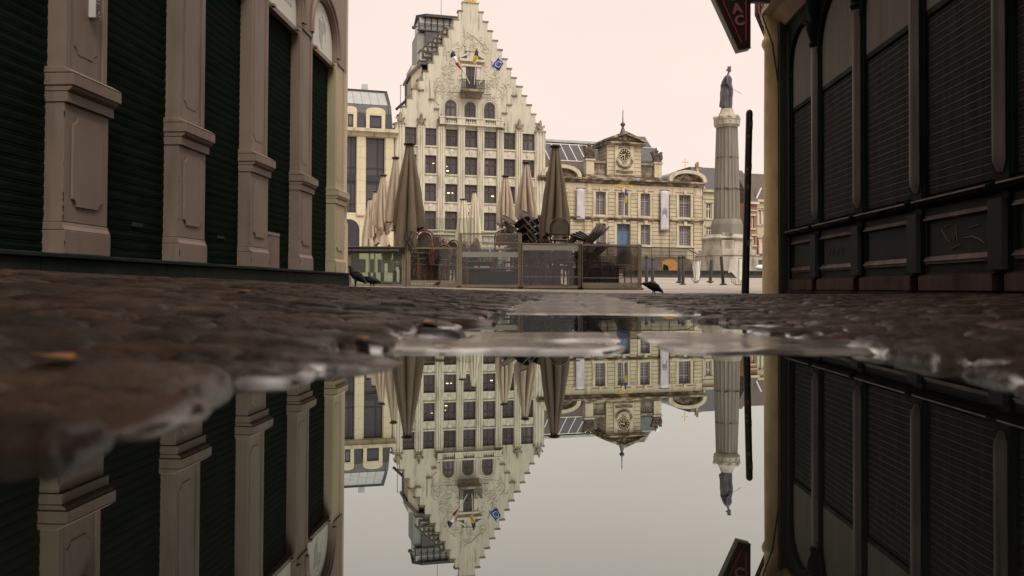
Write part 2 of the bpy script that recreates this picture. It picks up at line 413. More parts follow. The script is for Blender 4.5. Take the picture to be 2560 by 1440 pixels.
def alley_z(x, y):
    """returns height and per-stone tone"""
    wob = 0.02*(vnoise(y*3.1, x*0+3.3, 5)-0.5)
    xc = 0.03 + 0.072*y
    u = x - xc
    Lh = np.clip(0.168-0.0092*y, 0.055, 0.16)
    Rh = np.clip(0.050-0.0042*y, 0.004, 0.06)
    tl = np.clip((-u-0.20)/2.55, 0, 1.3); tr = np.clip((u-0.22)/2.5, 0, 1.3)
    base = Lh*(0.88*tl+0.12*np.sqrt(tl+1e-9)) - Lh*0.12*np.sqrt(1e-9) + Rh*(0.7*tr+0.3*np.sqrt(tr+1e-9))
    P = plaza_z(x, y)
    b = sstep(7.5, 10.2, y)
    base = base*(1-b) + (P+0.006)*b
    # setts: each belongs wholly to the gutter side or to the street side
    rh = 0.094
    sy = y + 0.010*(vnoise(x*2.3, y*0.9, 11)-0.5)*3
    row = np.floor(sy/rh)
    wd = 0.128*(0.85+0.3*hash2(row, row*0, 12))
    sx = x + hash2(row, row*0+5, 13)*0.3 + 0.018*(vnoise(x*3.3+row*7.7, row*1.7, 17)-0.5)*4
    colm = np.floor(sx/wd)
    ucell = (colm+0.5)*wd-(sx-x) - (0.03+0.072*((row+0.5)*rh-(sy-y)))
    g = ((ucell > -0.215-0.055*(1-sstep(0.40,0.75,y))-0.07*(1-sstep(0.30,0.36,y))) & (ucell < 0.300+0.05*(1-sstep(0.4,1.0,y)))).astype(float)
    # gutter slabs
    n1 = vnoise(x*9, y*9, 1)*0.6+vnoise(x*23, y*23, 2)*0.4
    edge1 = 0.835 + 0.045*(vnoise(x*7, x*0+1.5, 3)-0.5) + 0.03*(vnoise(x*27, x*0+2.5, 33)-0.5) + 0.12*np.exp(-((u-0.055)/0.030)**2) + 0.10*sstep(-0.02,-0.22,u)*0 - 0.05*sstep(0.0,0.3,u)*0
    dish = np.where(y < 1.05, -0.016 + 0.0205*sstep(edge1-0.05, edge1+0.05, y),
           0.0045 - 0.0125*sstep(1.20, 1.30, y + 0.05*(vnoise(x*6,x*0,4)-0.5)) + 0.0115*sstep(1.95, 2.15, y+0.1*(vnoise(x*5,y*2,6)-0.5)))
    dish = dish + 0.003*(n1-0.5) - 0.012*np.exp(-((u-0.055)/0.014)**2)*((y > 0.8) & (y < 1.35)) - 0.010*np.exp(-((u-0.02)/0.06)**2-((y-1.0)/0.035)**2)
    # left corner of the puddle shelves up sooner
    slen = 0.97
    ys = y - 0.30*np.sin(0.0) + 0.12
    js = np.minimum(np.abs((ys/slen) - np.round(ys/slen))*slen, 9)
    joint = 1 - sstep(0.002, 0.010, js)
    jc = 1 - sstep(0.002, 0.008, np.abs(u-0.02-0.03*(hash2(np.round(ys/slen-0.5),0*ys,8)-0.5)))
    jc = jc*np.where(y > 2.7, 1, 0); joint = joint*np.where((y > 1.1) & (y < 2.4), 0, 1)
    slab = dish + 0.0015*(hash2(np.floor(ys/slen),u*0,3)-0.5) - 0.006*np.maximum(joint, jc*0.7)
    a = (sx/wd-colm)*2-1 + 0.10*(vnoise(x*42, y*42, 61)-0.5); c = (sy/rh-row)*2-1 + 0.13*(vnoise(x*42, y*42, 62)-0.5)
    a = np.clip(a, -1, 1); c = np.clip(c, -1, 1)
    rnd = hash2(row, colm, 14); rnd2 = hash2(row, colm, 15); rnd3 = hash2(row, colm, 16)
    pa = 1-np.abs(a)**12; pc = 1-np.abs(c)**9
    dome = np.sqrt(np.clip(pa*pc, 0, 1))
    rough = (vnoise(x*34, y*34, 21)-0.5)*0.0045 + (vnoise(x*85, y*85, 22)-0.5)*0.0035
    cen = (1-a*a)*(1-c*c)
    hs = -0.019 + 0.0195*dome + 0.0008*cen + (rnd-0.5)*0.0085 + a*(rnd2-0.5)*0.004 + c*(rnd3-0.5)*0.004 + rough*(0.4+0.6*dome)
    und = (vnoise(x*1.1, y*1.1, 31)-0.5)*0.022*np.clip(np.abs(u)-0.3, 0, 1) + (vnoise(x*3, y*3, 32)-0.5)*0.007
    sett = base + und + 0.004 + hs*(1-0.25*b)
    z = sett*(1-g) + np.where(y < 8.6, slab, sett)*g*1.0
    z = np.where(y >= 8.6, sett, z)
    onslab = (g > 0.5) & (y < 8.6) & (y > 0.78)
    tone = np.where(onslab, 1.0, rnd*0.8)
    dirt = np.where(onslab, np.maximum(joint, jc*0.7), 1-np.clip(dome*1.25, 0, 1))
    rim = np.exp(-((np.maximum(np.abs(u-0.04)-0.20, 0))/(0.06+0.10*vnoise(x*2, y*2, 51)))**2)
    rim = rim*(1-sstep(2.2, 4.5, y))
    wet = np.where(onslab, 1.0, np.clip(rim*1.5*sstep(0.42,0.62,vnoise(x*26, y*15, 52)), 0, 1)*np.clip(1-z/0.014, 0, 1)*(0.25+0.75*sstep(0.30,0.55,y)))
    near = ((np.abs(u-0.04) < 0.36) & (y < 1.35)) | ((np.abs(u-0.04) < 0.30) & (y < 2.3))
    lip = np.exp(-((z-0.0015)/0.0026)**2)*near*(0.08+0.92*sstep(0.42,0.64,vnoise(x*27, y*17, 53)))*(0.12+0.88*sstep(0.36,0.72,y))
    return z, (tone, dirt, wet, lip)

def grid_mesh(name, xs, ys, zf, mat_, keep=None):
    X, Y = np.meshgrid(xs, ys); Z, T = zf(X, Y)
    nx, ny = len(xs), len(ys)
    co = np.stack([X, Y, Z], -1).reshape(-1, 3).astype(np.float32)
    i = np.arange(nx-1)[None, :] + np.arange(ny-1)[:, None]*nx
    q = np.stack([i, i+1, i+1+nx, i+nx], -1).reshape(-1, 4)
    if keep is not None:
        cxy = (co[q[:, 0]]+co[q[:, 2]])/2
        q = q[keep(cxy[:, 0], cxy[:, 1])]
    me = bpy.data.meshes.new(name)
    me.vertices.add(len(co)); me.vertices.foreach_set('co', co.ravel())
    me.loops.add(q.size); me.loops.foreach_set('vertex_index', q.ravel().astype(np.int32))
    me.polygons.add(len(q)); me.polygons.foreach_set('loop_start', (np.arange(len(q))*4).astype(np.int32))
    me.polygons.foreach_set('use_smooth', np.ones(len(q), bool))
    for nm, A in zip(('tone','dirt','wet','lip'), T if isinstance(T, tuple) else ()):
        me.attributes.new(nm, 'FLOAT', 'POINT').data.foreach_set('value', A.ravel().astype(np.float32))
    me.update(calc_edges=True); me.validate()
    me.materials.append(mat_)
    o = bpy.data.objects.new(name, me); COL.objects.link(o)
    return o

def sett_material():
    m = bpy.data.materials.new('wet_setts'); m.use_nodes = True
    t = m.node_tree; N = t.nodes; L = t.links; p = N['Principled BSDF']
    at_ = N.new('ShaderNodeAttribute'); at_.attribute_name = 'tone'
    cr = N.new('ShaderNodeValToRGB'); e = cr.color_ramp
    e.interpolation = 'LINEAR'
    e.elements[0].position = 0.0; e.elements[0].color = (0.015,0.0085,0.006,1)
    e.elements[1].position = 1.0; e.elements[1].color = (0.29,0.275,0.25,1)
    for pos, c in ((0.2,(0.060,0.032,0.021,1)),(0.4,(0.024,0.013,0.009,1)),(0.6,(0.085,0.055,0.039,1)),(0.8,(0.020,0.015,0.012,1)),(0.86,(0.24,0.225,0.20,1))):
        q = e.elements.new(pos); q.color = c
    L.new(at_.outputs['Fac'], cr.inputs[0])
    tc = N.new('ShaderNodeTexCoord')
    def noise(sc, det=7):
        n = N.new('ShaderNodeTexNoise'); n.inputs['Scale'].default_value = sc; n.inputs['Detail'].default_value = det; n.inputs['Roughness'].default_value = 0.65
        L.new(tc.outputs['Object'], n.inputs[0]); return n
    n1 = noise(14); n2 = noise(9); n3 = noise(90, 4)
    mr = N.new('ShaderNodeMapRange'); mr.inputs[1].default_value = 0.3; mr.inputs[2].default_value = 0.7; mr.inputs[3].default_value = 0.35; mr.inputs[4].default_value = 1.6
    L.new(n1.outputs[0], mr.inputs[0])
    mul = N.new('ShaderNodeMix'); mul.data_type = 'RGBA'; mul.blend_type = 'MULTIPLY'; mul.inputs[0].default_value = 1
    L.new(cr.outputs[0], mul.inputs[6]); L.new(mr.outputs[0], mul.inputs[7])
    da = N.new('ShaderNodeAttribute'); da.attribute_name = 'dirt'
    dm = N.new('ShaderNodeMix'); dm.data_type = 'RGBA'; L.new(da.outputs['Fac'], dm.inputs[0]); L.new(mul.outputs[2], dm.inputs[6]); dm.inputs[7].default_value = (0.012,0.010,0.008,1)
    L.new(dm.outputs[2], p.inputs['Base Color'])
    # wetness: lower stones are wetter, with patches
    sp = N.new('ShaderNodeSeparateXYZ'); L.new(tc.outputs['Object'], sp.inputs[0])
    hz = N.new('ShaderNodeMapRange'); hz.inputs[1].default_value = 0.0; hz.inputs[2].default_value = 0.035; hz.inputs[3].default_value = 0.26; hz.inputs[4].default_value = 0.55
    L.new(sp.outputs[2], hz.inputs[0])
    wn = N.new('ShaderNodeMapRange'); wn.inputs[1].default_value = 0.35; wn.inputs[2].default_value = 0.65; wn.inputs[3].default_value = -0.10; wn.inputs[4].default_value = 0.30
    L.new(n2.outputs[0], wn.inputs[0])
    ad = N.new('ShaderNodeMath'); ad.operation = 'ADD'; ad.use_clamp = True
    L.new(hz.outputs[0], ad.inputs[0]); L.new(wn.outputs[0], ad.inputs[1])
    mxr = N.new('ShaderNodeMath'); mxr.operation = 'MAXIMUM'; mxr.inputs[1].default_value = 0.07
    L.new(ad.outputs[0], mxr.inputs[0])
    L.new(mxr.outputs[0], p.inputs['Roughness'])
    p.inputs['Specular IOR Level'].default_value = 0.16
    b = N.new('ShaderNodeBump'); b.inputs['Strength'].default_value = 0.8; b.inputs['Distance'].default_value = 0.008
    L.new(n3.outputs[0], b.inputs['Height']); L.new(b.outputs[0], p.inputs['Normal'])
    # film of rain water on the low stones round the puddle and on the gutter slabs
    wa = N.new('ShaderNodeAttribute'); wa.attribute_name = 'wet'
    gl = N.new('ShaderNodeBsdfGlossy'); gl.inputs['Roughness'].default_value = 0.15
    nw = noise(7, 5)
    wr = N.new('ShaderNodeMapRange'); wr.inputs[1].default_value = 0.38; wr.inputs[2].default_value = 0.60; wr.inputs[3].default_value = 0.25; wr.inputs[4].default_value = 1.0
    L.new(nw.outputs[0], wr.inputs[0])
    wm = N.new('ShaderNodeMath'); wm.operation = 'MULTIPLY'; L.new(wa.outputs['Fac'], wm.inputs[0]); L.new(wr.outputs[0], wm.inputs[1])
    fr = N.new('ShaderNodeFresnel'); fr.inputs[0].default_value = 2.6
    wf = N.new('ShaderNodeMath'); wf.operation = 'MULTIPLY'; L.new(wm.outputs[0], wf.inputs[0]); L.new(fr.outputs[0], wf.inputs[1])
    la = N.new('ShaderNodeAttribute'); la.attribute_name = 'lip'
    lm = N.new('ShaderNodeMath'); lm.operation = 'MULTIPLY_ADD'; lm.use_clamp = True; lm.inputs[1].default_value = 0.75; L.new(la.outputs['Fac'], lm.inputs[0]); L.new(wf.outputs[0], lm.inputs[2]); wf = lm
    ms = N.new('ShaderNodeMixShader'); L.new(wf.outputs[0], ms.inputs[0]); L.new(p.outputs[0], ms.inputs[1]); L.new(gl.outputs[0], ms.inputs[2])
    L.new(ms.outputs[0], N['Material Output'].inputs[0])
    return m

def axis(segs):
    out = [segs[0][0]]
    for a, b, d in segs:
        n = max(1, int(round((b-a)/d)))
        out += [a+(b-a)*(k+1)/n for k in range(n)]
    return np.array(out)

xs = axis([(-4.6,-3.2,0.05),(-3.2,-0.7,0.011),(-0.7,1.0,0.006),(1.0,3.4,0.011),(3.4,4.2,0.05)])
ys = axis([(-6,-0.4,0.12),(-0.4,0.1,0.05),(0.1,1.3,0.0065),(1.3,3.0,0.007),(3.0,6.0,0.0095),(6.0,15.6,0.024)])
M['setts'] = sett_material()
street = grid_mesh('cobbled_street', xs, ys, alley_z, M['setts'], lambda x, y: y < alley_end(x))
tag(street, 'wet brown cobbled alley with a pale slab gutter along its middle', 'street', kind='structure')

def plaza_material():
    m = mat('plaza_paving', (0.40,0.37,0.32), 0.55, (0.30,0.275,0.235), 0.5, rvar=0.15, lo=0.35, hi=0.65)
    t = m.node_tree; N = t.nodes; L = t.links; p = N['Principled BSDF']
    tc = next(n for n in N if n.bl_idname == 'ShaderNodeTexCoord')
    b = N.new('ShaderNodeTexBrick'); b.inputs['Scale'].default_value = 1; b.inputs['Row Height'].default_value = 0.16; b.inputs['Brick Width'].default_value = 0.24
    b.inputs['Mortar Size'].default_value = 0.010; b.inputs['Color1'].default_value = (1.06,1.04,1.0,1); b.inputs['Color2'].default_value = (0.84,0.82,0.80,1); b.inputs['Mortar'].default_value = (0.5,0.48,0.45,1)
    L.new(tc.outputs['Object'], b.inputs[0])
    x = N.new('ShaderNodeMix'); x.data_type = 'RGBA'; x.blend_type = 'MULTIPLY'; x.inputs[0].default_value = 1
    L.new(p.inputs['Base Color'].links[0].from_socket, x.inputs[6]); L.new(b.outputs[0], x.inputs[7])
    L.new(x.outputs[2], p.inputs['Base Color'])
    bp = N.new('ShaderNodeBump'); bp.invert = True; bp.inputs['Strength'].default_value = 0.5; bp.inputs['Distance'].default_value = 0.01
    L.new(b.outputs['Fac'], bp.inputs['Height']); L.new(bp.outputs[0], p.inputs['Normal'])
    return m
M['plaza'] = plaza_material()
def plaza_f(x, y):
    z = plaza_z(x, y)
    inside = (y < alley_end(x)-0.12) & (np.abs(x-0.3) < 4.4)
    z = np.where(inside, z-0.08, z) + 0.004*(vnoise(x*1.3, y*1.3, 41)-0.5)
    return z, ()
xs2 = axis([(-400,-60,40),(-60,-12,4),(-12,-6,0.6),(-6,8,0.1),(8,12,0.5),(12,60,4),(60,400,40)])
ys2 = axis([(-200,-20,30),(-20,9,1.0),(9,17,0.08),(17,45,0.7),(45,140,4),(140,600,60)])
plaza = grid_mesh('plaza_paving', xs2, ys2, plaza_f, M['plaza'])
tag(plaza, 'pale stone paving of the open square beyond the alley', 'paving', kind='structure')

# puddle: one still sheet, its outline is where the ground rises out of it
def water_material():
    m = bpy.data.materials.new('puddle_water'); m.use_nodes = True
    t = m.node_tree; N = t.nodes; L = t.links; p = N['Principled BSDF']; o = N['Material Output']
    p.inputs['Base Color'].default_value = (0.012,0.011,0.010,1); p.inputs['Roughness'].default_value = 0.3; p.inputs['Specular IOR Level'].default_value = 0.0
    g = N.new('ShaderNodeBsdfGlossy'); g.inputs['Roughness'].default_value = 0.0; g.inputs[0].default_value = (0.87,0.96,0.94,1)
    lw = N.new('ShaderNodeLayerWeight'); lw.inputs[0].default_value = 0.5
    cr = N.new('ShaderNodeMapRange'); cr.inputs[1].default_value = 0.50; cr.inputs[2].default_value = 0.96
    cr.inputs[3].default_value = WATER_R0; cr.inputs[4].default_value = WATER_R1
    L.new(lw.outputs['Facing'], cr.inputs[0])
    x = N.new('ShaderNodeMixShader'); L.new(cr.outputs[0], x.inputs[0]); L.new(p.outputs[0], x.inputs[1]); L.new(g.outputs[0], x.inputs[2])
    L.new(x.outputs[0], o.inputs[0])
    return m
WATER_R0, WATER_R1 = 0.275, 0.80
M['water'] = water_material()
pw = MB()
pw.add([(-0.42,-1.2,0),(0.50,-1.2,0),(0.62,1.0,0),(0.55,2.6,0),(-0.12,2.6,0),(-0.30,1.0,0)], [(0,1,2,3,4,5)])
o = pw.build('puddle_water', M['water'])
tag(o, 'still rain puddle in the gutter mirroring the square', 'puddle', kind='structure')
# ------------------------------------------------------------------ left arcade building
WL = Frame((-2.98, 0, 0), math.atan2(1, 0.06))
def root_at(frame, name, label, cat, u=0, y=0, z=0, group=None):
    r = thing(name, label, cat, frame.world(u, y, z), (0, 0, frame.th), group)
    return r

def notched(x0, x1, z0, z1, c):
    """plate outline with scooped corners"""
    pts = []
    for cx, cz, a0 in ((x0, z0, 90), (x1, z0, 180), (x1, z1, 270), (x0, z1, 0)):
        arc = [(cx + c*math.cos(R(a0-90*k/5)), cz + c*math.sin(R(a0-90*k/5))) for k in range(6)]
        pts += arc
    return pts

lb = root_at(WL, 'arcade_building', 'taupe painted arcade building with closed black roller shutters between panelled piers', 'building')
PR = [5.265 + 1.447*i for i in range(-5, 5)]
PW = 0.47
REC = 0.12
b = MB(); b.box(-8, 11.22, 0.30, 9, -0.3, 12.5); b.box(-8, 11.22, REC+0.01, 0.30, 4.15, 12.5)
b.box(-8, 11.26, -0.12, REC, 12.2, 12.5)
b.build('wall', M['pier'], lb)
b = MB()
seg = [-8]+[r-0.75 for r in PR]+[11.14]
for a, c in zip(seg[:-1], seg[1:]):
    b.box(a+0.004, c-0.004, -0.055-0.006*random.random(), 0.29, -0.2, 0.225)
b.box(-8, 11.15, -0.075, 0.295, 0.229, 0.257)
b.build('plinth', M['plinth'], lb, bevel=0.006)
for i, r in enumerate(PR):
    last = i == len(PR)-1
    l = r-PW
    mt = M['pier'] if not last else M['pier_lit']
    b = MB()
    b.box(l-0.01, r+0.01, -0.02, REC+0.15, 0.26, 0.40)                    # base block
    b.prism_x([(-0.02,0.402),(REC+0.15,0.402),(REC+0.15,0.45),(0.0,0.45),(-0.004,0.43)], l-0.01, r+0.01)
    b.box(l, r, 0.0, REC+0.15, 0.452, 1.17)                               # lower shaft
    b.box(l-0.006, r+0.025, -0.022, REC+0.15, 1.172, 1.235)
    b.prism_x([(-0.022,1.237),(REC+0.15,1.237),(REC+0.15,1.27),(-0.055,1.27),(-0.045,1.25)], l-0.008, r+0.03)
    b.box(l-0.014, r+0.045, -0.062, REC+0.15, 1.272, 1.345)
    b.prism_x([(-0.066,1.347),(REC+0.15,1.347),(REC+0.15,1.385),(0.0,1.385)], l-0.016, r+0.05)
    ul, ur = l+0.015, r-0.015
    b.box(ul+0.07, ur-0.07, 0.030, REC+0.15, 1.387, 3.05)                 # upper shaft field
    for e0, e1 in ((ul, ul+0.022), (ul+0.026, ul+0.045), (ur-0.045, ur-0.026), (ur-0.022, ur)):
        b.box(e0, e1, 0.006, REC+0.15, 1.387, 3.05)
    b.box(ul+0.002, ur-0.002, 0.020, REC+0.145, 1.387, 3.049)
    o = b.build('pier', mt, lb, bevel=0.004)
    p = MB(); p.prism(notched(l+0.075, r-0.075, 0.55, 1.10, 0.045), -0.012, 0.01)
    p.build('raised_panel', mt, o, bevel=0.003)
    rc = random.Random(40+i); p = MB()
    for q in range(16):
        zz = rc.choice((rc.uniform(0.47,0.75), rc.uniform(0.47,1.15), rc.uniform(0.28,0.4))); e = rc.choice((l,l,r)) if zz > 0.45 else rc.choice((l-0.01, r+0.01)); hh = rc.uniform(0.004,0.022); ww = rc.uniform(0.002,0.006)
        yy = 0.0 if zz > 0.45 else -0.02
        p.loft([[(e+ww*math.cos(t_)*(0.6+0.4*k2), yy-0.0004+0.35*ww*math.sin(t_), zz+hh*(k2-1)+0.003*math.sin(t_*3)) for t_ in (0,1.05,2.1,3.14,4.2,5.2)] for k2 in (0,1,2)])
    p.build('chipped_edge', M['plinth'], o)
    p = MB(); p.prism(notched(ul+0.095, ur-0.095, 1.50, 2.95, 0.045), 0.016, 0.04)
    p.build('raised_panel', mt, o, bevel=0.003)
# arches over the bays
for i in range(len(PR)-1):
    x0, x1 = PR[i]-0.235, PR[i+1]-0.235
    if i == len(PR)-2: x1 = 11.10
    a0, a1 = PR[i]-0.012, PR[i+1]-PW+0.012
    cx, rad, zc = (a0+a1)/2, (a1-a0)/2, 3.17
    arc = [(cx+rad*math.cos(math.pi*k/24), zc+rad*math.sin(math.pi*k/24)) for k in range(25)]   # right to left
    b = MB()
    b.prism([(x0+0.002, 3.052), (a0, 3.052)] + arc[::-1] + [(a1, 3.052), (x1-0.002, 3.052), (x1-0.002, 4.148), (x0+0.002, 4.148)], 0.004, REC+0.13)
    sp = b.build('arch_spandrel', M['pier'], lb, bevel=0.003)
    b = MB()
    for rr, yy, tr in ((rad+0.035, 0.0, 0.022), (rad+0.085, -0.012, 0.028)):
        pts = [(cx+rr*math.cos(math.pi*k/28), yy, zc+rr*math.sin(math.pi*k/28)) for k in range(29)]
        pts = [(cx+rr, yy, zc-0.06)] + pts + [(cx-rr, yy, zc-0.06)]
        b.tube(pts, tr, 8)
    b.build('arch_moulding', M['pier'], sp, smooth=40)
    b = MB()
    w2 = rad-0.015
    b.prism([(cx-w2, 3.03), (cx+w2, 3.03)] + [(cx+w2*math.cos(math.pi*k/20), zc+w2*math.sin(math.pi*k/20)) for k in range(21)], 0.055, 0.085)
    bd = b.build('sign_board', M['board'], lb)
    b = MB()
    if i == len(PR)-2:
        q = [(cx-0.12, 3.42), (cx+0.02, 3.50), (cx+0.17, 3.40), (cx+0.18, 3.22), (cx+0.02, 3.08), (cx-0.09, 3.22)]
        for k in range(len(q)):
            p0, p1 = q[k], q[(k+1)%len(q)]
            b.tube([(p0[0],0.054,p0[1]),(p1[0],0.054,p1[1])], 0.004, 4)
        for k in range(9):
            x = cx-0.09+k*0.03
            b.tube([(x,0.054,3.20-0.015*k+ (0.03*k if k>4 else 0)),(x,0.054,3.43)], 0.004, 4)
        b.build('printed_emblem', M['print_grey'], bd)
    elif i >= len(PR)-4:
        for k in range(4):
            x = cx+0.0+k*0.09
            b.box(x, x+0.05, 0.050, 0.0545, 3.22, 3.42-0.02*(k%2))
        b.build('faded_print', M['print_grey'], bd)
    b = MB(); b.box(a0+0.002, a1-0.002, 0.035, 0.10, 2.97, 3.025)
    for t in (0.12, 0.88):
        b.box(a0+(a1-a0)*t, a0+(a1-a0)*t+0.07, 0.0, 0.034, 2.985, 3.01)
    b.build('shutter_header', M['pier'], lb)
    # roller shutter: ribbed profile
    prof = []
    z = 0.262; nsl = 0
    zt = 2.968
    while z < zt:
        z1 = min(z+0.068, zt)
        jt = 0.0015*random.random(); prof += [(REC+0.005, z), (REC+0.0005, z+0.005), (REC-0.0015-jt, z+0.034), (REC-0.0005, z1-0.008), (REC+0.005, z1-0.003)]
        z = z1
    b = MB()
    n = len(prof); s0, s1 = a0+0.001, a1-0.001
    b.add([(s0, y, zz) for y, zz in prof]+[(s1, y, zz) for y, zz in prof], [(k, n+k, n+k+1, k+1) for k in range(n-1)])
    b.box(s0, s1, REC+0.021, REC+0.05, 0.262, zt)
    b.box(s0, s0+0.035, 0.075, REC-0.006, 0.262, zt)
    sh = b.build('roller_shutter', M['shutter_green'], lb)
    q = MB(); z = 0.262
    while z+0.068 < zt:
        z += 0.068; q.box(s0+0.036, s1-0.036, REC-0.0035, REC+0.004, z-0.008, z-0.0045)
    q.build('slat_edges', M['slat_edge_dark'], sh)
    if i in (5, 6):
        p = MB(); p.box(cx+0.02, cx+0.16, REC-0.012, REC-0.005, 0.50, 0.53); p.build('maker_plate', M['shutter_grey'], sh)
    if i == 7:
        p = MB(); p.box(a0+0.002, a0+0.50, 0.05, 0.11, 0.262, 0.60); p.prism_x([(0.045,0.602),(0.11,0.602),(0.11,0.625),(0.05,0.64)], a0+0.002, a0+0.50)
        p.build('low_wall_block', M['pier'], lb, bevel=0.004)
# engaged round corner shaft facing the square
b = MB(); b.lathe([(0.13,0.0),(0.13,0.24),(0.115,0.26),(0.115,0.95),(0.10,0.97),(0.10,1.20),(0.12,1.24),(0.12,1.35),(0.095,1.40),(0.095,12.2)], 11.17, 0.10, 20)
b.build('corner_shaft', M['pier_lit'], lb, smooth=40)
b = MB(); b.box(11.222, 11.26, 0.2, 9, -0.3, 12.2); b.build('end_wall', M['pier_lit'], lb)

# small framed plaque on the nearest pier
px0 = WL.uz(226, 20)[0]; px1 = WL.uz(243, 20)[0]; zp = WL.z(235, 17)
r = root_at(WL, 'wall_plaque', 'small white framed plaque with a black pictogram on the nearest taupe pier', 'plaque', (px0+px1)/2, -0.02, zp); r.scale = (0.72,0.8,0.72)
b = MB(); b.box(-0.045,0.045,-0.012,0.045,-0.11,0.10); b.build('backing', M['board'], r, bevel=0.004)
b = MB(); b.rect(-0.032,0.032,-0.075,0.085,0.009,-0.016,-0.0125); b.box(-0.012,0.014,-0.016,-0.0125,-0.03,0.02); b.ball((0.002,-0.014,0.045),0.012,0.004,0.014); b.box(-0.016,-0.002,-0.016,-0.0125,-0.058,-0.03)
b.box(-0.03,0.03,-0.016,-0.0125,-0.10,-0.088)
b.build('pictogram', M['black_frame'], r)
# ------------------------------------------------------------------ right corner pub; local x = -depth along the wall
WR = Frame((2.90, 0, 0), math.atan2(-1, -0.045))
rb = root_at(WR, 'corner_pub', 'dark wooden shopfront of a closed corner pub with a yellow round corner column', 'building')
PD = [8.69 - 1.183*k for k in range(9)]            # depth of each pilaster
edges = [9.62] + PD
b = MB(); b.box(-9.75, 6, 0.32, 11, -0.3, 13); b.box(-9.75, 6, -0.02, 0.32, 3.55, 13)
b.build('wall', M['dark_wood'], rb)
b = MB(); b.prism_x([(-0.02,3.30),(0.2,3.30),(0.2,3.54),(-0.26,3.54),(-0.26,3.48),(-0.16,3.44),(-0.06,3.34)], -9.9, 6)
b.build('cornice', M['cornice_lit'], rb)
for k in range(len(PD)):
    d1, d0 = edges[k], edges[k+1]                  # far and near ends of the bay
    x0, x1 = -d1 + (0.09 if k else 0.0), -d0-0.09  # opening between pilaster boards
    cx, hw = (x0+x1)/2, (x1-x0)/2
    zs = 2.19
    # lower panel
    b = MB(); b.box(x0, x1, 0.035, 0.30, 0.19, 0.70)
    pn = b.build('dado_panel', M['panel_wood'], rb)
    f0, f1 = x0+0.05, x1-0.05
    b = MB()
    b.box(f0, f1, 0.012, 0.034, 0.265, 0.285); b.prism_x([(-0.008,0.287),(0.034,0.287),(0.034,0.325),(0.022,0.325)], f0, f1)
    b.box(f0, f1, 0.012, 0.034, 0.615, 0.632); b.prism_x([(-0.002,0.600),(0.034,0.585),(0.034,0.613),(-0.002,0.613)], f0, f1)
    b.build('panel_moulding', M['mould_wood'], pn)
    b = MB(); b.box(f0, f0+0.025, 0.014, 0.034, 0.327, 0.583); b.build('panel_stile', M['dark_wood'], pn)
    b = MB(); b.box(f1-0.025, f1, 0.014, 0.034, 0.327, 0.583); b.build('panel_stile', M['dark_wood'], pn)
    if k == 3:
        g = MB()
        def st(pts): g.tube([(f0+ (f1-f0)*a, 0.031, 0.33+0.25*c) for a, c in pts], 0.0045, 5)
        st([(0.25,0.75),(0.30,0.55),(0.38,0.35),(0.42,0.60),(0.44,0.40),(0.50,0.85)])
        st([(0.47,0.80),(0.50,0.35)]); st([(0.30,0.80),(0.36,0.85)])
        st([(0.60,0.42),(0.72,0.44),(0.82,0.35),(0.90,0.22)]); st([(0.68,0.68),(0.82,0.74)]); st([(0.40,0.16),(0.55,0.24)])
        g.build('scratched_graffiti', M['tan_scratch'], pn)
    if k == 1:
        g = MB()
        for q in range(4):
            a = 0.25+0.14*q
            g.tube([(f0+(f1-f0)*(a+0.05*math.cos(t)), 0.033, 0.45+0.04*math.sin(t*1.3)) for t in [0,1,2,3,4,5]], 0.002, 4)
        g.build('chalk_scribble', M['shaft'], pn)
    b = MB(); b.box(x0-0.02, x1+0.02, -0.03, 0.28, -0.3, 0.06-0.002*k); b.build('stone_base', M['plinth'], rb)
    b = MB(); b.box(x0-0.02, x1+0.02, -0.012, 0.28, 0.062, 0.172); b.prism_x([(-0.014,0.174),(0.2,0.174),(0.2,0.188),(0.02,0.188)], x0-0.02, x1+0.02)
    b.build('plinth_board', M['red_plinth'], rb, bevel=0.004)
    # sill
    b = MB()
    b.prism_x([(-0.01,0.702),(0.2,0.702),(0.2,0.735),(-0.045,0.735),(-0.04,0.72)], x0-0.03, x1+0.03)
    b.box(x0-0.03, x1+0.03, -0.055, 0.2, 0.737, 0.755)
    b.prism_x([(-0.05,0.757),(0.2,0.757),(0.2,0.80),(0.03,0.79),(-0.02,0.77)], x0-0.03, x1+0.03)
    b.build('window_sill', M['dark_wood'], rb, bevel=0.003)
    b = MB(); b.prism_x([(-0.0605,0.748),(-0.056,0.742),(-0.056,0.757),(-0.058,0.757)], x0-0.03, x1+0.03); b.build('sill_edge', M['mould_wood'], rb)
    # shutter
    prof = []; z = 0.803
    while z < zs:
        z1 = min(z+0.058, zs)
        prof += [(0.062, z), (0.055, z+0.005), (0.053, z+0.03), (0.056, z1-0.008), (0.063, z1-0.003)]; z = z1
    n = len(prof)
    b = MB(); b.add([(x0+0.03,y,zz) for y,zz in prof]+[(x1-0.03,y,zz) for y,zz in prof], [(q,n+q,n+q+1,q+1) for q in range(n-1)])
    b.box(x0+0.03, x1-0.03, 0.064, 0.15, 0.803, zs)
    sh = b.build('roller_shutter', M['shutter_grey'], rb)
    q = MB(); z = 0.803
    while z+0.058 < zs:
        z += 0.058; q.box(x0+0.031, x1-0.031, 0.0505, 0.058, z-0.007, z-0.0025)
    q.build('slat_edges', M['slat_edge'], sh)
    b = MB(); b.box(x0+0.03, x1-0.03, 0.036, 0.15, zs+0.002, zs+0.05); b.build('shutter_box', M['dark_wood'], sh)
    # frame posts and arched board
    b = MB(); b.box(x0, x0+0.028, 0.022, 0.2, 0.803, 2.62); b.build('shutter_frame', M['dark_wood'], rb)
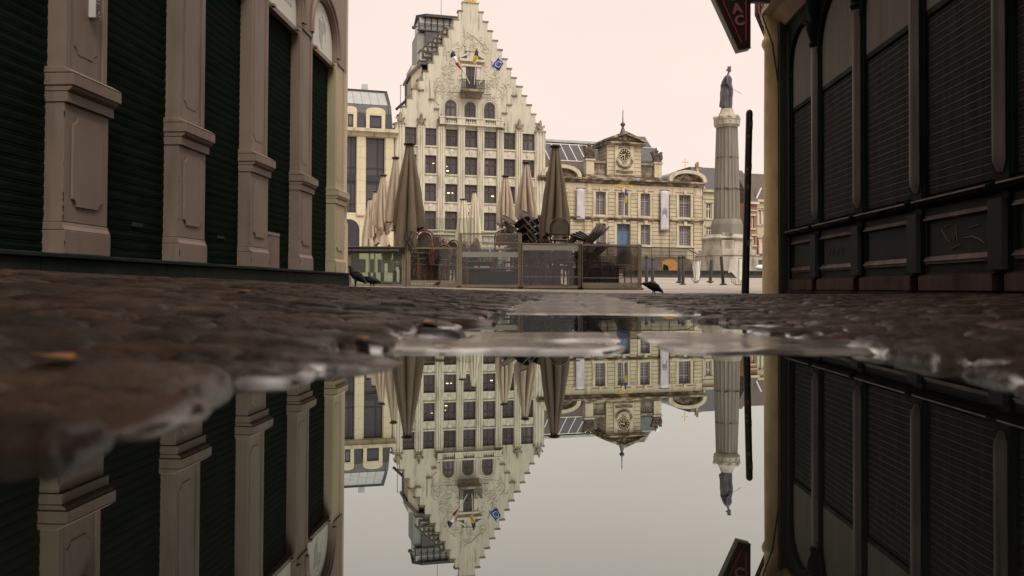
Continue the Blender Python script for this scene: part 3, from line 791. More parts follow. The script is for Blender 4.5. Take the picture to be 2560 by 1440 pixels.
    b = MB(); b.box(x1-0.028, x1, 0.022, 0.2, 0.803, 2.62); b.build('shutter_frame', M['dark_wood'], rb)
    ar = hw-0.03; zc = 3.10-ar
    b = MB()
    arc = [(cx+ar*math.cos(math.pi*q/24), zc+ar*math.sin(math.pi*q/24)) for q in range(25)]
    b.prism([(cx-ar, zs+0.053),(cx+ar, zs+0.053)]+arc, 0.040, 0.13)
    b.build('arched_board', M['grey_board'], rb)
    b = MB()
    b.prism([(x0-0.09, 2.623),(cx-ar, 2.623)]+arc[::-1]+[(cx+ar, 2.623),(x1+0.089, 2.623),(x1+0.089, 3.298),(x0-0.09, 3.298)], 0.02, 0.25)
    sp = b.build('arch_spandrel', M['dark_wood'], rb)
    b = MB()
    b.tube([(cx+(ar+0.03)*math.cos(math.pi*q/26), 0.012, zc+(ar+0.03)*math.sin(math.pi*q/26)) for q in range(27)], 0.022, 8)
    b.build('arch_moulding', M['dark_wood'], sp, smooth=40)
    # pilaster on the near side of the bay
    xc_ = -d0
    b = MB(); b.box(xc_-0.088, xc_+0.088, 0.012, 0.2, 0.19, 2.62)
    pl = b.build('pilaster', M['dark_wood'], rb, bevel=0.004)
    b = MB(); b.box(xc_-0.092, xc_+0.075, -0.028, 0.011, 0.20, 0.66); b.build('base_plate', M['panel_wood'], pl, bevel=0.004)
    b = MB()
    b.lathe([(0.02,0.83),(0.050,0.90),(0.052,0.95),(0.052,2.55),(0.052,2.70)], xc_, 0.012, 16)
    b.build('half_shaft', M['shaft'], pl, smooth=50)
    b = MB(); b.lathe([(0.055,2.702),(0.075,2.74),(0.06,2.77),(0.085,2.86),(0.10,2.90),(0.10,2.96),(0.06,3.0),(0.09,3.1),(0.11,3.2),(0.11,3.29)], xc_, 0.012, 16)
    b.build('carved_bracket', M['dark_wood'], pl, smooth=40)
# corner column, downpipe and pipe cable
cp = at(1934, 735, 9.95)
cu, cy = (Vector((cp.x,cp.y,0))-WR.o).dot(WR.ux), (Vector((cp.x,cp.y,0))-WR.o).dot(WR.uy)
b = MB(); b.lathe([(0.135,-0.2),(0.135,0.72),(0.118,0.75),(0.115,2.0),(0.110,3.05),(0.125,3.08),(0.145,3.13),(0.135,3.18),(0.115,3.2),(0.112,3.36),(0.135,3.40),(0.155,3.47),(0.135,3.53),(0.112,3.56),(0.108,13)], cu, cy, 28)
b.build('corner_column', M['yellow_col'], rb, smooth=35)
b = MB(); b.tube([(cu+0.20,0.03,-0.05),(cu+0.20,0.03,3.2)], 0.035, 10); b.box(cu+0.13, cu+0.36, 0.06, 0.25, -0.2, 3.29)
b.box(cu-0.04, -9.752, cy+0.02, 0.6, -0.2, 13); b.build('downpipe', M['black_frame'], rb, smooth=40)
b = MB(); b.tube([(cu+0.13,cy-0.03,9),(cu+0.13,cy-0.04,3.7),(cu+0.09,cy-0.16,3.45),(cu+0.13,cy-0.05,3.1),(cu+0.145,cy+0.02,2.6),(cu+0.16,cy+0.04,0.7),(cu+0.17,cy+0.05,0.2)], 0.010, 6)
b.build('cable', M['black_frame'], rb, smooth=40)

# ------------------------------------------------------------------ leaning pole
p0, p1 = at(1863, 739, 9.8), at(1873.5, 282, 9.8)
r = thing('street_pole', 'tall black leaning pole covered in worn stickers before the yellow corner column', 'pole', p0)
ax = p1-p0
b = MB(); b.tube([Vector((0,0,0))-ax*0.03, ax*0.5, ax*0.88, ax], [0.046,0.042,0.041,0.041], 18)
b.build('shaft', M['pole'], r, smooth=40)
b = MB(); b.tube([ax*1.0005, ax*1.012, ax*1.018], [0.041,0.03,0.006], 18); b.build('cap', M['black_frame'], r, smooth=30)
random.seed(5)
b = MB()
for k in range(14):
    t = random.uniform(0.25,0.95); a = random.uniform(200,330); h = random.uniform(0.03,0.07)
    c0, c1 = ax*t, ax*(t+h/ax.length)
    vs = []
    for cc in (c0, c1):
        for q in range(4):
            an = R(a+q*14); rad = 0.0445
            vs.append((cc.x+rad*math.cos(an), cc.y+rad*math.sin(an), cc.z))
    b.add(vs, [(q,q+1,q+5,q+4) for q in range(3)])
b.build('torn_sticker', mat('torn_sticker_paper', (0.20,0.13,0.12), 0.7, (0.10,0.04,0.04), 30), r)

# ------------------------------------------------------------------ hanging signs
Y = 9.45
def pl(px, py, Y=Y): q = at(px, py, Y); return (q.x, q.z)
org = at(1877, -8, Y)
r = thing('tobacconist_sign', 'black lozenge sign with red tubes and pink vertical letters hanging from the pub', 'sign', org)
def loc(pts): return [(x-org.x, z-org.z) for x, z in pts]
outl = loc([pl(*p) for p in ((1846,127),(1877,120),(1877,-200),(1846,-207),(1768,-42))])
b = MB(); b.prism(outl, 0.0, 0.13); b.build('sign_face', M['sign_black'], r, bevel=0.004)
ed = MB()
for k in range(len(outl)):
    p, q = outl[k], outl[(k+1)%len(outl)]
    if k == 1: continue
    ed.tube([(p[0],-0.004,p[1]),(q[0],-0.004,q[1])], 0.007, 6)
ed.build('edge_trim', M['sign_edge'], r)
tb = MB()
for y_ in (-0.02,):
    tp = loc([pl(*p) for p in ((1853,108),(1864,103),(1864,-183),(1853,-188),(1784,-42))])
    for a_, c_ in ((1,2),(3,4),(4,0)):
        p, q = tp[a_], tp[c_]
        tb.tube([(p[0],y_,p[1]),(q[0],y_,q[1])], 0.008, 8)
tb.build('neon_tube', M['neon_red'], r, smooth=60)
lt = MB()
for ch, px_, py_ in (('T',1832,-104),('A',1832,-73),('B',1838,-12),('A',1842,22),('C',1847,53)):
    pass
for ch, px_, py_ in (('T',1836,-104),('A',1833,-72),('B',1834,-10),('A',1842,23),('C',1848,53)):
    q = loc([pl(px_, py_)])[0]
    text_mesh(lt, ch, 0.165, 0.006, Matrix.Translation((q[0], -0.012, q[1])) @ Matrix.Rotation(R(-8),4,'Y'), 0.006)
lt.build('lettering', M['letter_pink'], r)
b = MB(); e = loc([pl(1880,-8)])[0]
b.box(0.004, 0.36, 0.03, 0.09, -0.05, 0.035); b.tube([(0.18,0.06,-0.42),(0.24,0.06,-0.06)], 0.003, 5)
b.build('wall_bracket', M['black_frame'], r)

Y2 = 10.9
org2 = at(1925, -20, Y2)
r = thing('lozenge_sign', 'red and white lozenge sign half hidden behind the yellow column', 'sign', org2)
def loc2(pts): return [(at(px,py,Y2).x-org2.x, at(px,py,Y2).z-org2.z) for px,py in pts]
b = MB(); b.prism(loc2([(1892,-66),(1892,32),(1925,110),(1958,32),(1958,-66),(1925,-140)]), 0.0, 0.10); b.build('sign_edge', M['red_plinth'], r)
b = MB(); b.prism(loc2([(1894.5,-64),(1894.5,30),(1925,102),(1955.5,30),(1955.5,-64),(1925,-134)]), -0.006, -0.001); b.build('sign_border', M['board'], r)
b = MB(); b.prism(loc2([(1898,-60),(1898,26),(1925,90),(1952,26),(1952,-60),(1925,-122)]), -0.012, -0.007); b.build('sign_face', M['sign_red'], r)
lt = MB()
for ch, px_, py_ in (('V',1908,16),('A',1917,44)):
    q = loc2([(px_,py_)])[0]; text_mesh(lt, ch, 0.17, 0.002, Matrix.Translation((q[0],-0.015,q[1])), 0.004)
lt.build('lettering', M['board'], r)
b = MB(); b.box(0.0,0.05,0.02,0.08,0.2,1.1); b.build('wall_bracket', M['black_frame'], r)
# ------------------------------------------------------------------ far side of the square
Oq = at(1170, 700, 80); FA = Frame((Oq.x, Oq.y, 0), R(15.5))
GZ = 1.5
def window(root, off, u0, u1, z0, z1, ybk, frame, bars_v=1, bars_h=(0.66,), fw=0.11, arch=0, sill=None, fine=0, name='window', lamp=None, pane=None):
    """window set in front of the wall recess: frame mesh with a pane child"""
    b = MB()
    y0, y1 = ybk-0.12, ybk
    if arch:
        n = 10; cx = (u0+u1)/2; hw = (u1-u0)/2; rise = arch
        top = [(cx+hw*math.cos(math.pi*k/n), z1-rise+rise*math.sin(math.pi*k/n)) for k in range(n+1)]
        ins = [(cx+(hw-fw)*math.cos(math.pi*k/n), z1-rise+(rise-fw)*math.sin(math.pi*k/n)) for k in range(n+1)]
        for k in range(n):
            b.prism([top[k],top[k+1],ins[k+1],ins[k]], y0, y1)
        b.box(u0,u0+fw,y0,y1,z0,z1-rise); b.box(u1-fw,u1,y0,y1,z0,z1-rise); b.box(u0+fw,u1-fw,y0,y1,z0,z0+fw)
    else:
        b.rect(u0,u1,z0,z1,fw,y0,y1)
    H = z1-z0; W = u1-u0
    for k in range(bars_v):
        x = u0+W*(k+1)/(bars_v+1)
        b.box(x-fw*0.6,x+fw*0.6,y0-0.012,y1,z0+fw*0.5,z1-fw*0.3)
    for t in bars_h:
        z = z0+H*t
        b.box(u0+fw*0.5,u1-fw*0.5,y0-0.006,y1-0.01,z-fw*0.55,z+fw*0.55)
    if fine:
        nv, nh = fine
        for k in range(1,nv):
            x = u0+W*k/nv; b.box(x-0.02,x+0.02,y0+0.04,y1-0.02,z0+fw*0.6,z1-fw*0.6-(arch*0.3))
        for k in range(1,nh):
            z = z0+H*k/nh; b.box(u0+fw*0.6,u1-fw*0.6,y0+0.045,y1-0.02,z-0.02,z+0.02)
    w_ = b.build(name, frame, root, off=off)
    p = MB()
    if arch:
        p.prism([(u0+0.02,z0+0.02),(u1-0.02,z0+0.02)]+[(x*0.995+cx*0.005,z-0.02) for x,z in top], ybk-0.05, ybk+0.05)
    else:
        p.box(u0+0.02,u1-0.02,ybk-0.05,ybk+0.05,z0+0.02,z1-0.02)
    p.build('pane', pane or random.choice(PANES), w_, off=off)
    if lamp:
        q = MB()
        for a, c in lamp: q.box(u0+W*a-0.12, u0+W*a+0.12, ybk-0.085, ybk-0.055, z0+H*c-0.045, z0+H*c+0.045)
        q.build('ceiling_lamp', M['lamp_glow'], w_, off=off)
    return w_

def wall_with_holes(b, u0, u1, z0, z1, holes, y0, y1):
    """grid fill round rectangular holes"""
    us = sorted({u0,u1,*[h[0] for h in holes],*[h[1] for h in holes]}); zs_ = sorted({z0,z1,*[h[2] for h in holes],*[h[3] for h in holes]})
    us = [u for u in us if u0 <= u <= u1]; zs_ = [z for z in zs_ if z0 <= z <= z1]
    for j in range(len(zs_)-1):
        zc = (zs_[j]+zs_[j+1])/2; run = None
        for i in range(len(us)-1):
            uc = (us[i]+us[i+1])/2
            solid = not any(h[0] < uc < h[1] and h[2] < zc < h[3] for h in holes)
            if solid and run is None: run = us[i]
            if run is not None and (not solid or i == len(us)-2):
                e = us[i+1] if solid else us[i]
                b.box(run, e, y0, y1, zs_[j], zs_[j+1]); run = None

# ================= stepped gable newspaper building
off = (FA.u(985,500), 0, GZ)
gb = root_at(FA, 'stepped_gable_building', 'tall pale stone office building with a stepped gable, carved relief and flag balcony', 'building', off[0], 0, GZ)
right_steps = [(1196.5,9),(1207,32),(1219,56),(1231,79),(1243,103),(1255,126),(1267,149),(1278,173),(1290,196),(1305,218),(1316,241),(1328,264),(1339,287)]
left_steps = [(1157,6),(1147,28),(1134,49),(1122,71.5),(1109,92),(1097,114),(1084,136),(1071,157),(1058,179),(1045,200),(1031,222),(1018,245),(1006,267),(996,288)]
uL, uR = FA.u(985.5,500), FA.u(1363.5,400)
zeave = FA.z(1176,326)
poly = []
zprev = None
for x, y in right_steps:
    u, z = FA.uz(x, y)
    if zprev is not None: poly.append((poly[-1][0], z))
    poly.append((u, z)); zprev = z
uu, zz = FA.uz(1352, 311)
poly += [(poly[-1][0], zz), (uu, zz), (uu, zeave)]
lp = []; zprev = None
for x, y in left_steps:
    u, z = FA.uz(x, y)
    if zprev is not None: lp.append((lp[-1][0], z))
    lp.append((u, z)); zprev = z
uu2, zz2 = FA.uz(986, 310)
lp += [(lp[-1][0], zz2), (uu2, zz2), (uu2, zeave)]
ztop = max(p[1] for p in poly)
gable = [(lp[0][0], ztop)] + [(u, min(z,ztop)) for u, z in lp[1:]]
gable = [(u,z) for u,z in poly[::-1]] + gable      # right bottom -> right top -> left top -> left bottom
b = MB()
arches = [(FA.u(a,275), FA.u(c,275), FA.z((a+c)/2,d), FA.z((a+c)/2,e)) for a,c,e,d in ((1113,1139.5,251,294),(1162,1188,256,297.5),(1211,1236,257.5,301))]
b.prism(gable, 0.0, 0.62)
gw = b.build('gable_wall', M['stone_pale'], gb, off=off)
# coping on each step
for (x, y), (x2, y2) in zip(right_steps, right_steps[1:]+[(1352,311)]):
    u1_, z_ = FA.uz(x2, y2); u0_ = FA.u(x, y2)
    cop = MB(); cop.box(u0_-0.02, u1_+0.10, -0.07, 0.66, z_+0.002, z_+0.12); cop.build('step_coping', M['stone_dark'], gb, off=off)
for (x, y), (x2, y2) in zip(left_steps, left_steps[1:]+[(986,310)]):
    u0_, z_ = FA.uz(x2, y2); u1_ = FA.u(x, y2)
    cop = MB(); cop.box(u0_-0.10, u1_+0.02, -0.07, 0.66, z_+0.002, z_+0.12); cop.build('step_coping', M['stone_dark'], gb, off=off)
# inner outline of the lower shoulders
for x0_, x1_, y_ in ((1045,1060,222.5),(1072,1086,246),(1085,1098,270),(1290,1306,196),(1278,1293,237),(1266,1280,260),(1254,1268,281)):
    if (x0_,y_)==(1290,196): continue
    u0_, z_ = FA.uz(x0_, y_); u1_ = FA.u(x1_, y_)
    sh = MB(); sh.box(u0_,u1_,-0.16,-0.002,z_-0.12,z_); sh.build('shoulder_ledge', M['stone_dark'], gb, off=off)
for x_, ya, yb in ((1292,225,238),(1279,239,261),(1267,262,282),(1098,271,292)):
    u_, z_ = FA.uz(x_, ya); z2_ = FA.z(x_, yb); sh = MB(); sh.box(u_-0.05,u_+0.05,-0.10,-0.002,z2_,z_-0.13); sh.build('shoulder_edge', M['relief'], gb, off=off)
# top pedestal and gilded statue base
u0_, z0_ = FA.uz(1158,6); u1_ = FA.u(1196,6)
b = MB(); b.box(u0_-0.08,u1_+0.08,-0.1,0.8,ztop+0.002,ztop+0.10); b.build('crowning_pedestal', M['stone_pale'], gb, off=off)
b = MB()
cu_ = (u0_+u1_)/2
b.loft([[(cu_+rx*math.cos(2*math.pi*k/12), 0.3+ry*math.sin(2*math.pi*k/12), ztop+0.10+z) for k in range(12)] for rx,ry,z in ((0.62,0.35,0),(0.66,0.36,0.25),(0.45,0.3,0.5),(0.5,0.3,0.9),(0.42,0.28,1.5),(0.3,0.22,1.9),(0.1,0.1,2.05),(0.16,0.16,2.25),(0.1,0.1,2.45))])
for sg in (-1,0,1):
    b.loft([[(cu_+sg*0.4+r_*math.cos(2*math.pi*k/8), 0.05+r_*math.sin(2*math.pi*k/8), ztop+0.10+z) for k in range(8)] for r_,z in ((0.2,0),(0.24,0.3),(0.15,0.7),(0.18,1.0),(0.08,1.15),(0.11,1.3),(0.04,1.42))])
b.build('gilded_statue', M['gold'], gb, smooth=60, off=off)
# --- storeys below the gable
cols = [(1012,1041),(1063,1091),(1113.5,1144),(1162,1193),(1210,1241.5),(1259,1288),(1306,1336)]
cu2 = [(FA.u(a,400),FA.u(c,400)) for a,c in cols]
ctr = 1128
rows = [(321,366.6),(391,435.8),(460.5,505),(529,575)]
rz = [(FA.z(1128,d),FA.z(1128,a)) for a,d in rows]
zfas = FA.z(1128,584)
holes = [(u0,u1,z0,z1) for u0,u1 in cu2 for z0,z1 in rz]
b = MB(); wall_with_holes(b, uL, uR, zfas, zeave, holes, 0.0, 0.5); b.box(uL,uR,0.52,9,GZ-2,zeave-0.05)
b.build('facade_wall', M['stone_pale'], gb, off=off)
lamps = {(1,1):[(0.02,0.45),(0.8,0.6)],(2,1):[(0.07,0.45),(0.2,0.2)],(2,2):[(0.3,0.52),(0.58,0.52)],(4,2):[(0.75,0.42)]}
for i,(u0,u1) in enumerate(cu2):
    for j,(z0,z1) in enumerate(rz):
        window(gb, off, u0+0.02, u1-0.02, z0+0.02, z1-0.02, 0.30, M['red_frame'], 1, (0.64,) , 0.13, lamp=lamps.get((i,j)))
for i,(u0,u1) in enumerate(cu2):
    for j,(z0,z1) in enumerate(rz):
        b = MB(); b.box(u0-0.08,u1+0.08,-0.10,0.2,z0-0.14,z0-0.002)
        b.build('window_sill', M['pale_trim'], gb, off=off)
        if j == 0: continue
        b = MB(); b.box(u0-0.02,u1+0.02,-0.05,0.1,z1+0.02,z1+0.10); b.ball(((u0+u1)/2,-0.02,z1+0.50),0.22,0.06,0.26,8,6); b.box((u0+u1)/2-0.10,(u0+u1)/2+0.10,-0.07,0.0,z1+0.10,z1+0.3)
        b.build('carved_keystone', M['pale_trim'], gb, off=off)
# ribbed pilasters
ribs = [uL+0.05] + [(cu2[k][1]+cu2[k+1][0])/2 for k in range(6)] + [uR-0.05]
zf = zfas
ptop = FA.z(1176,322)
for k, uc in enumerate(ribs):
    b = MB()
    hw = 0.36
    if k == 0: uc = (uL+cu2[0][0])/2; hw = (cu2[0][0]-uL)/2-0.06
    if k == 7: uc = (uR+cu2[6][1])/2; hw = (uR-cu2[6][1])/2-0.06
    b.box(uc-hw,uc+hw,-0.10,-0.002,zf,ptop)
    for s_ in (-0.62,0,0.62):
        b.lathe([(0.105,zf),(0.105,ptop-0.25),(0.14,ptop-0.15),(0.14,ptop)], uc+s_*hw, -0.10, 8)
    p = b.build('ribbed_pilaster', M['pale_trim'], gb, off=off)
    q = MB()
    zt_ = ptop
    cap_h = FA.z(1103,296)-ptop if k in (0,1,2,5,6,7) else 0.75
    q.box(uc-hw-0.06,uc+hw+0.06,-0.24,-0.003,zt_+0.002,zt_+0.20)
    if k in (0,1,2,5,6,7):
        q.ball((uc,-0.16,zt_+0.75),0.16,0.12,0.55,8,8)
        for s_ in (-1,1):
            q.tube([(uc+s_*0.06,-0.16,zt_+0.25),(uc+s_*0.22,-0.18,zt_+0.55),(uc+s_*0.40,-0.16,zt_+0.72),(uc+s_*0.42,-0.16,zt_+0.52)],[0.10,0.10,0.09,0.05],6)
        q.box(uc-0.3,uc+0.3,-0.25,-0.05,zt_+0.34,zt_+0.44)
    else:
        q.box(uc-0.26,uc+0.26,-0.34,-0.003,zt_+0.204,zt_+0.7); q.box(uc-0.36,uc+0.36,-0.42,-0.003,zt_+0.702,zt_+0.85)
    q.build('fleur_capital', M['stone_dark'] if k not in (3,4) else M['pale_trim'], p, off=off)
# balustrade under the arched windows
bz0, bz1 = FA.z(1176,312), FA.z(1176,297)
ub0, ub1 = FA.u(1098,300), FA.u(1256,305)
b = MB(); b.box(ub0,ub1,-0.45,-0.003,bz0-0.16,bz0); b.box(ub0-0.05,ub1+0.05,-0.48,-0.03,bz1-0.12,bz1+0.04)
for a, c in arches and [(h[0],h[1]) for h in arches]:
    n = 6
    for k in range(n):
        x = a-0.02+(c-a+0.04)*(k+0.5)/n; b.lathe([(0.07,bz0+0.002),(0.10,bz0+0.12),(0.045,(bz0+bz1)/2),(0.07,bz1-0.125)], x, -0.27, 8)
lastx = ub0
for k in range(4):
    xa = ub0 if k == 0 else arches[k-1][1]+0.05; xb = ub1 if k == 3 else arches[k][0]-0.05
    b.box(xa,xb,-0.44,-0.05,bz0+0.002,bz1-0.122)
b.build('balustrade', M['pale_trim'], gb, off=off)
b = MB()
for u0,u1,z0,z1 in arches:
    cx = (u0+u1)/2; hw = (u1-u0)/2
    for rr, tr in ((hw+0.14,0.07),(hw+0.32,0.05)):
        b.tube([(cx+rr,-0.02,z0)]+[(cx+rr*math.cos(math.pi*k/14),-0.02,z1-hw+rr*math.sin(math.pi*k/14)) for k in range(15)]+[(cx-rr,-0.02,z0)], tr, 6)
b.build('arch_surround', M['pale_trim'], gb, off=off)
for u0,u1,z0,z1 in arches:
    window(gb, off, u0, u1, bz1+0.05, z1, 0.0-0.004, M['red_frame'], 1, (0.60,), 0.10, arch=(u1-u0)/2, name='arched_window')
# central window with pediment and balcony
cu0, cz1 = FA.uz(1164,169); cu1 = FA.u(1190,169); cz0 = FA.z(1177,224)
window(gb, off, cu0, cu1, cz0, cz1, -0.004, M['red_frame'], 1, (0.60,), 0.12, name='balcony_window')
b = MB()
b.box(cu0-0.35,cu0-0.01,-0.16,-0.002,cz0,cz1+0.1); b.box(cu1+0.01,cu1+0.35,-0.16,-0.002,cz0,cz1+0.1)
b.box(cu0-0.5,cu1+0.5,-0.26,-0.002,cz1+0.102,cz1+0.28)
pz = FA.z(1177,154); pa, pc = FA.u(1148,155), FA.u(1211,157); pt = FA.z(1177,139)
b.box(pa,pc,-0.34,-0.002,pz-0.05,pz+0.18)
cxp = (pa+pc)/2
for s_ in (-1,1):
    b.prism([(cxp+s_*(pc-pa)/2,pz+0.182),(cxp+s_*(pc-pa)/2,pz+0.34),(cxp+s_*0.35,pt+0.25),(cxp+s_*0.35,pt+0.05)], -0.34, -0.002)
b.box(cxp-0.55,cxp+0.55,-0.28,-0.003,pz+0.19,FA.z(1177,130)); b.box(cxp-0.68,cxp+0.68,-0.34,-0.003,FA.z(1177,130)+0.002,FA.z(1177,126))
b.build('pedimented_surround', M['pale_trim'], gb, off=off)
b = MB()
ba, bc = FA.u(1149,228), FA.u(1205,230); zb = FA.z(1177,229)
b.box(ba,bc,-1.15,-0.003,zb-0.22,zb); b.prism_x([(-1.05,zb-0.222),(-0.003,zb-0.222),(-0.003,zb-0.75)], ba+0.15, bc-0.15)
bal = b.build('balcony', M['stone_dark'], gb, off=off)
b = MB(); zr = FA.z(1177,206)
b.tube([(ba,-0.1,zr),(ba,-1.1,zr),(bc,-1.1,zr),(bc,-0.1,zr)],0.035,6); b.tube([(ba,-1.1,zb+0.1),(bc,-1.1,zb+0.1)],0.03,6)
n = 34
for k in range(n+1):
    x = ba+(bc-ba)*k/n; b.tube([(x,-1.1,zb),(x,-1.1,zr)],0.020,5)
for k in range(11):
    x = ba+(bc-ba)*(k+0.5)/11; b.tube([(x+0.13*math.cos(a),-1.1,(zb+zr)/2+0.2*math.sin(a)) for a in [0,1,2,3,4,5,6]],0.022,5)
b.box((ba+bc)/2-0.95,(ba+bc)/2+0.95,-1.14,-1.08,zb+0.08,zr-0.1) if False else None
b.build('iron_railing', M['black_frame'], bal, off=off)
# carved relief over the gable: raised scrolls and figures
random.seed(11)
b = MB()
def scroll(u, z, s, a0, turns, r=0.045):
    pts = []
    for k in range(16):
        t = k/15; a = a0+turns*2*math.pi*t; q = s*(1-0.75*t)
        pts.append((u+q*math.cos(a), -0.012, z+q*math.sin(a)))
    b.tube(pts, r, 5)
zones = [(1177,92,10,10),(1160,108,14,10),(1196,108,14,10),(1148,118,10,8),(1212,120,10,8),(1122,150,10,18),(1120,180,12,16),(1135,185,10,14),(1140,205,12,14),(1110,205,14,14),(1100,215,10,12),(1120,225,22,8),
         (1225,165,10,16),(1232,190,14,18),(1240,210,14,14),(1222,215,10,10),(1255,222,12,14),(1110,245,10,14),(1250,245,10,12),(1135,165,10,12)]
for px, py, rx, ry in zones:
    for k in range(5):
        u, z = FA.uz(px+random.uniform(-rx*1.25,rx*1.25), py+random.uniform(-ry,ry))
        scroll(u, z, random.uniform(0.15,0.50), random.uniform(0,6.28), random.choice([-1,1])*random.uniform(0.35,1.1), random.uniform(0.02,0.04))
for pts in ([(1163,116),(1158,110),(1160,100),(1168,92),(1175,88),(1184,89),(1192,97),(1200,105),(1208,112),(1213,124)],[(1113,190),(1106,180),(1100,200),(1096,205),(1088,218),(1086,225),(1091,231)],[(1118,150),(1117,130),(1124,128),(1126,145),(1120,160),(1113,185)],
            [(1091,232),(1091,255),(1098,262)],[(1262,212),(1268,222),(1262,235),(1258,250)],[(1232,212),(1240,190),(1236,170),(1228,150)]):
    b.tube([(*FA.uz(x,y),)[:1]+(-0.02,)+(FA.uz(x,y)[1],) for x,y in pts], 0.06, 6)
for k in range(46):
    px_ = 1123+k*2.55
    if 1150 < px_ < 1206: 
        u, z = FA.uz(px_, 243+ (px_-1177)*0.05); hh = 0.16
    else:
        u, z = FA.uz(px_, 241.5+(px_-1177)*0.05); hh = 0.10+0.08*random.random()
    b.box(u-0.022,u+0.022,-0.06,-0.003,z-hh,z+hh)
b.box(FA.u(1121,229),ba-0.05,-0.08,-0.003,FA.z(1135,230),FA.z(1135,229)); b.box(bc+0.05,FA.u(1228,236),-0.08,-0.003,FA.z(1215,235),FA.z(1215,234))
b.build('carved_relief', M['relief'], gb, off=off)
# sign band with letters
zl0, zl1 = FA.z(1170,607), FA.z(1170,584.5)
b = MB(); b.box(FA.u(1040,590),FA.u(1345,600),-0.06,0.45,zl0,zl1-0.003); b.box(FA.u(1040,590),FA.u(1345,600),-0.30,-0.063,zl1-0.16,zl1-0.02); b.tube([(FA.u(1040,578),-0.25,zl1+0.28),(FA.u(1345,585),-0.25,zl1+0.28)],0.05,6)
fs = b.build('sign_band', M['pale_trim'], gb, off=off)
lt = MB()
for ch, px_ in zip('VOIXDUNORD', (1102,1131,1151,1168,1188,1216,1250,1284,1311,1335)):
    u = FA.u(px_,595); text_mesh(lt, ch, 1.30, 0.05, Matrix.Translation((u,-0.12,(zl0+zl1)/2-0.05)), 0.012)
lt.build('lettering', M['column_base'], fs, off=off)
b = MB(); b.box(uL,uR,0.05,0.45,GZ-2,zl0-0.003)
b.build('shop_floor', M['stone_pale'], gb, off=off)
for k in range(7):
    window(gb, off, cu2[k][0]-0.35, cu2[k][1]+0.35, GZ+0.2, zl0-0.5, 0.045, M['grey_frame'], 1, (), 0.10, name='shop_window')
# roof with dormers behind the gable
cxr = (uL+uR)/2; zr0 = zeave+0.2; zr1 = ztop-1.2
D0, D1 = 0.64, 5.2
hwL = cxr-uL-0.1
def slope_u(z): return cxr-(hwL)*(zr1-z)/(zr1-zr0)
b = MB(); b.prism([(uL+0.1,zr0),(uR-0.1,zr0),(cxr,zr1)], D0, D1); b.box(uL+0.1,uR-0.1,D0,D1,zeave-0.04,zr0-0.002)
rf = b.build('roof', M['slate'], gb, off=off)
for px_, py_ in ((1118,84),(1105,97),(1093,108),(1080,118),(1069,128),(1057,140),(1108,108),(1095,120),(1081,145),(1068,155),(1055,165)):
    yd = 2.0
    ud, z_ = FA.uz(px_, py_, yd); z_ -= 0.45
    b = MB(); b.box(ud-0.28,ud+1.9,yd,yd+0.9,z_,z_+0.9)
    d_ = b.build('dormer', M['house_cream'], rf, off=off)
    q = MB(); q.box(ud-0.36,ud+1.9,yd-0.10,yd+1.0,z_+0.902,z_+1.02); q.lathe([(0.17,z_+1.022),(0.20,z_+1.12),(0.09,z_+1.24)], ud-0.1, yd+0.3, 8); q.build('dormer_roof', M['slate'], d_, off=off)
    q = MB(); q.box(ud-0.12,ud+0.14,yd-0.02,yd-0.002,z_+0.15,z_+0.8); q.build('dormer_window', M['window_glass'], d_, off=off)
# side wing with heavy dark eave
ua, za = FA.uz(1020,245,3.2); ue, ze = FA.uz(1044,171,3.2)
b = MB(); b.box(FA.u(1020,240,3.2),FA.u(1046,240,3.2),1.0,4.5,FA.z(1030,268,3.2),FA.z(1030,178,3.2)); wg = b.build('side_wing', M['house_cream'], gb, off=off)
b = MB(); zt2 = FA.z(1040,176,3.2)
b.prism([(FA.u(1013,196,3.2),FA.z(1013,199,3.2)),(FA.u(1042,170,3.2),FA.z(1042,171,3.2)),(FA.u(1070,170,3.2),FA.z(1060,171,3.2)),(FA.u(1070,170,3.2),FA.z(1060,177,3.2)),(FA.u(1044,170,3.2),FA.z(1042,177,3.2)),(FA.u(1015,196,3.2),FA.z(1013,206,3.2))], 0.7, 5.0)
b.build('wing_roof', M['slate'], wg, off=off)
b = MB(); b.tube([(FA.u(990,272,2.2),2.2,FA.z(990,274,2.2)),(FA.u(1030,235,2.2),2.2,FA.z(1030,238,2.2))],0.14,6); b.tube([(FA.u(1001,300,2),2,FA.z(1001,300,2)),(FA.u(1001,210,2),2,FA.z(1001,212,2))],0.03,5); b.tube([(FA.u(1001,212,2),2,FA.z(1001,213,2)),(FA.u(1016,212,2),2,FA.z(1016,213,2))],0.03,5)
b.tube([(FA.u(1013,300,2),2,FA.z(1013,300,2)),(FA.u(1013,210,2),2,FA.z(1013,210,2))],0.06,5); b.tube([(FA.u(1016,300,2),2,FA.z(1016,300,2)),(FA.u(1016,212,2),2,FA.z(1016,212,2))],0.06,5)
b.build('roof_pipes', M['post_dark'], gb, off=off)
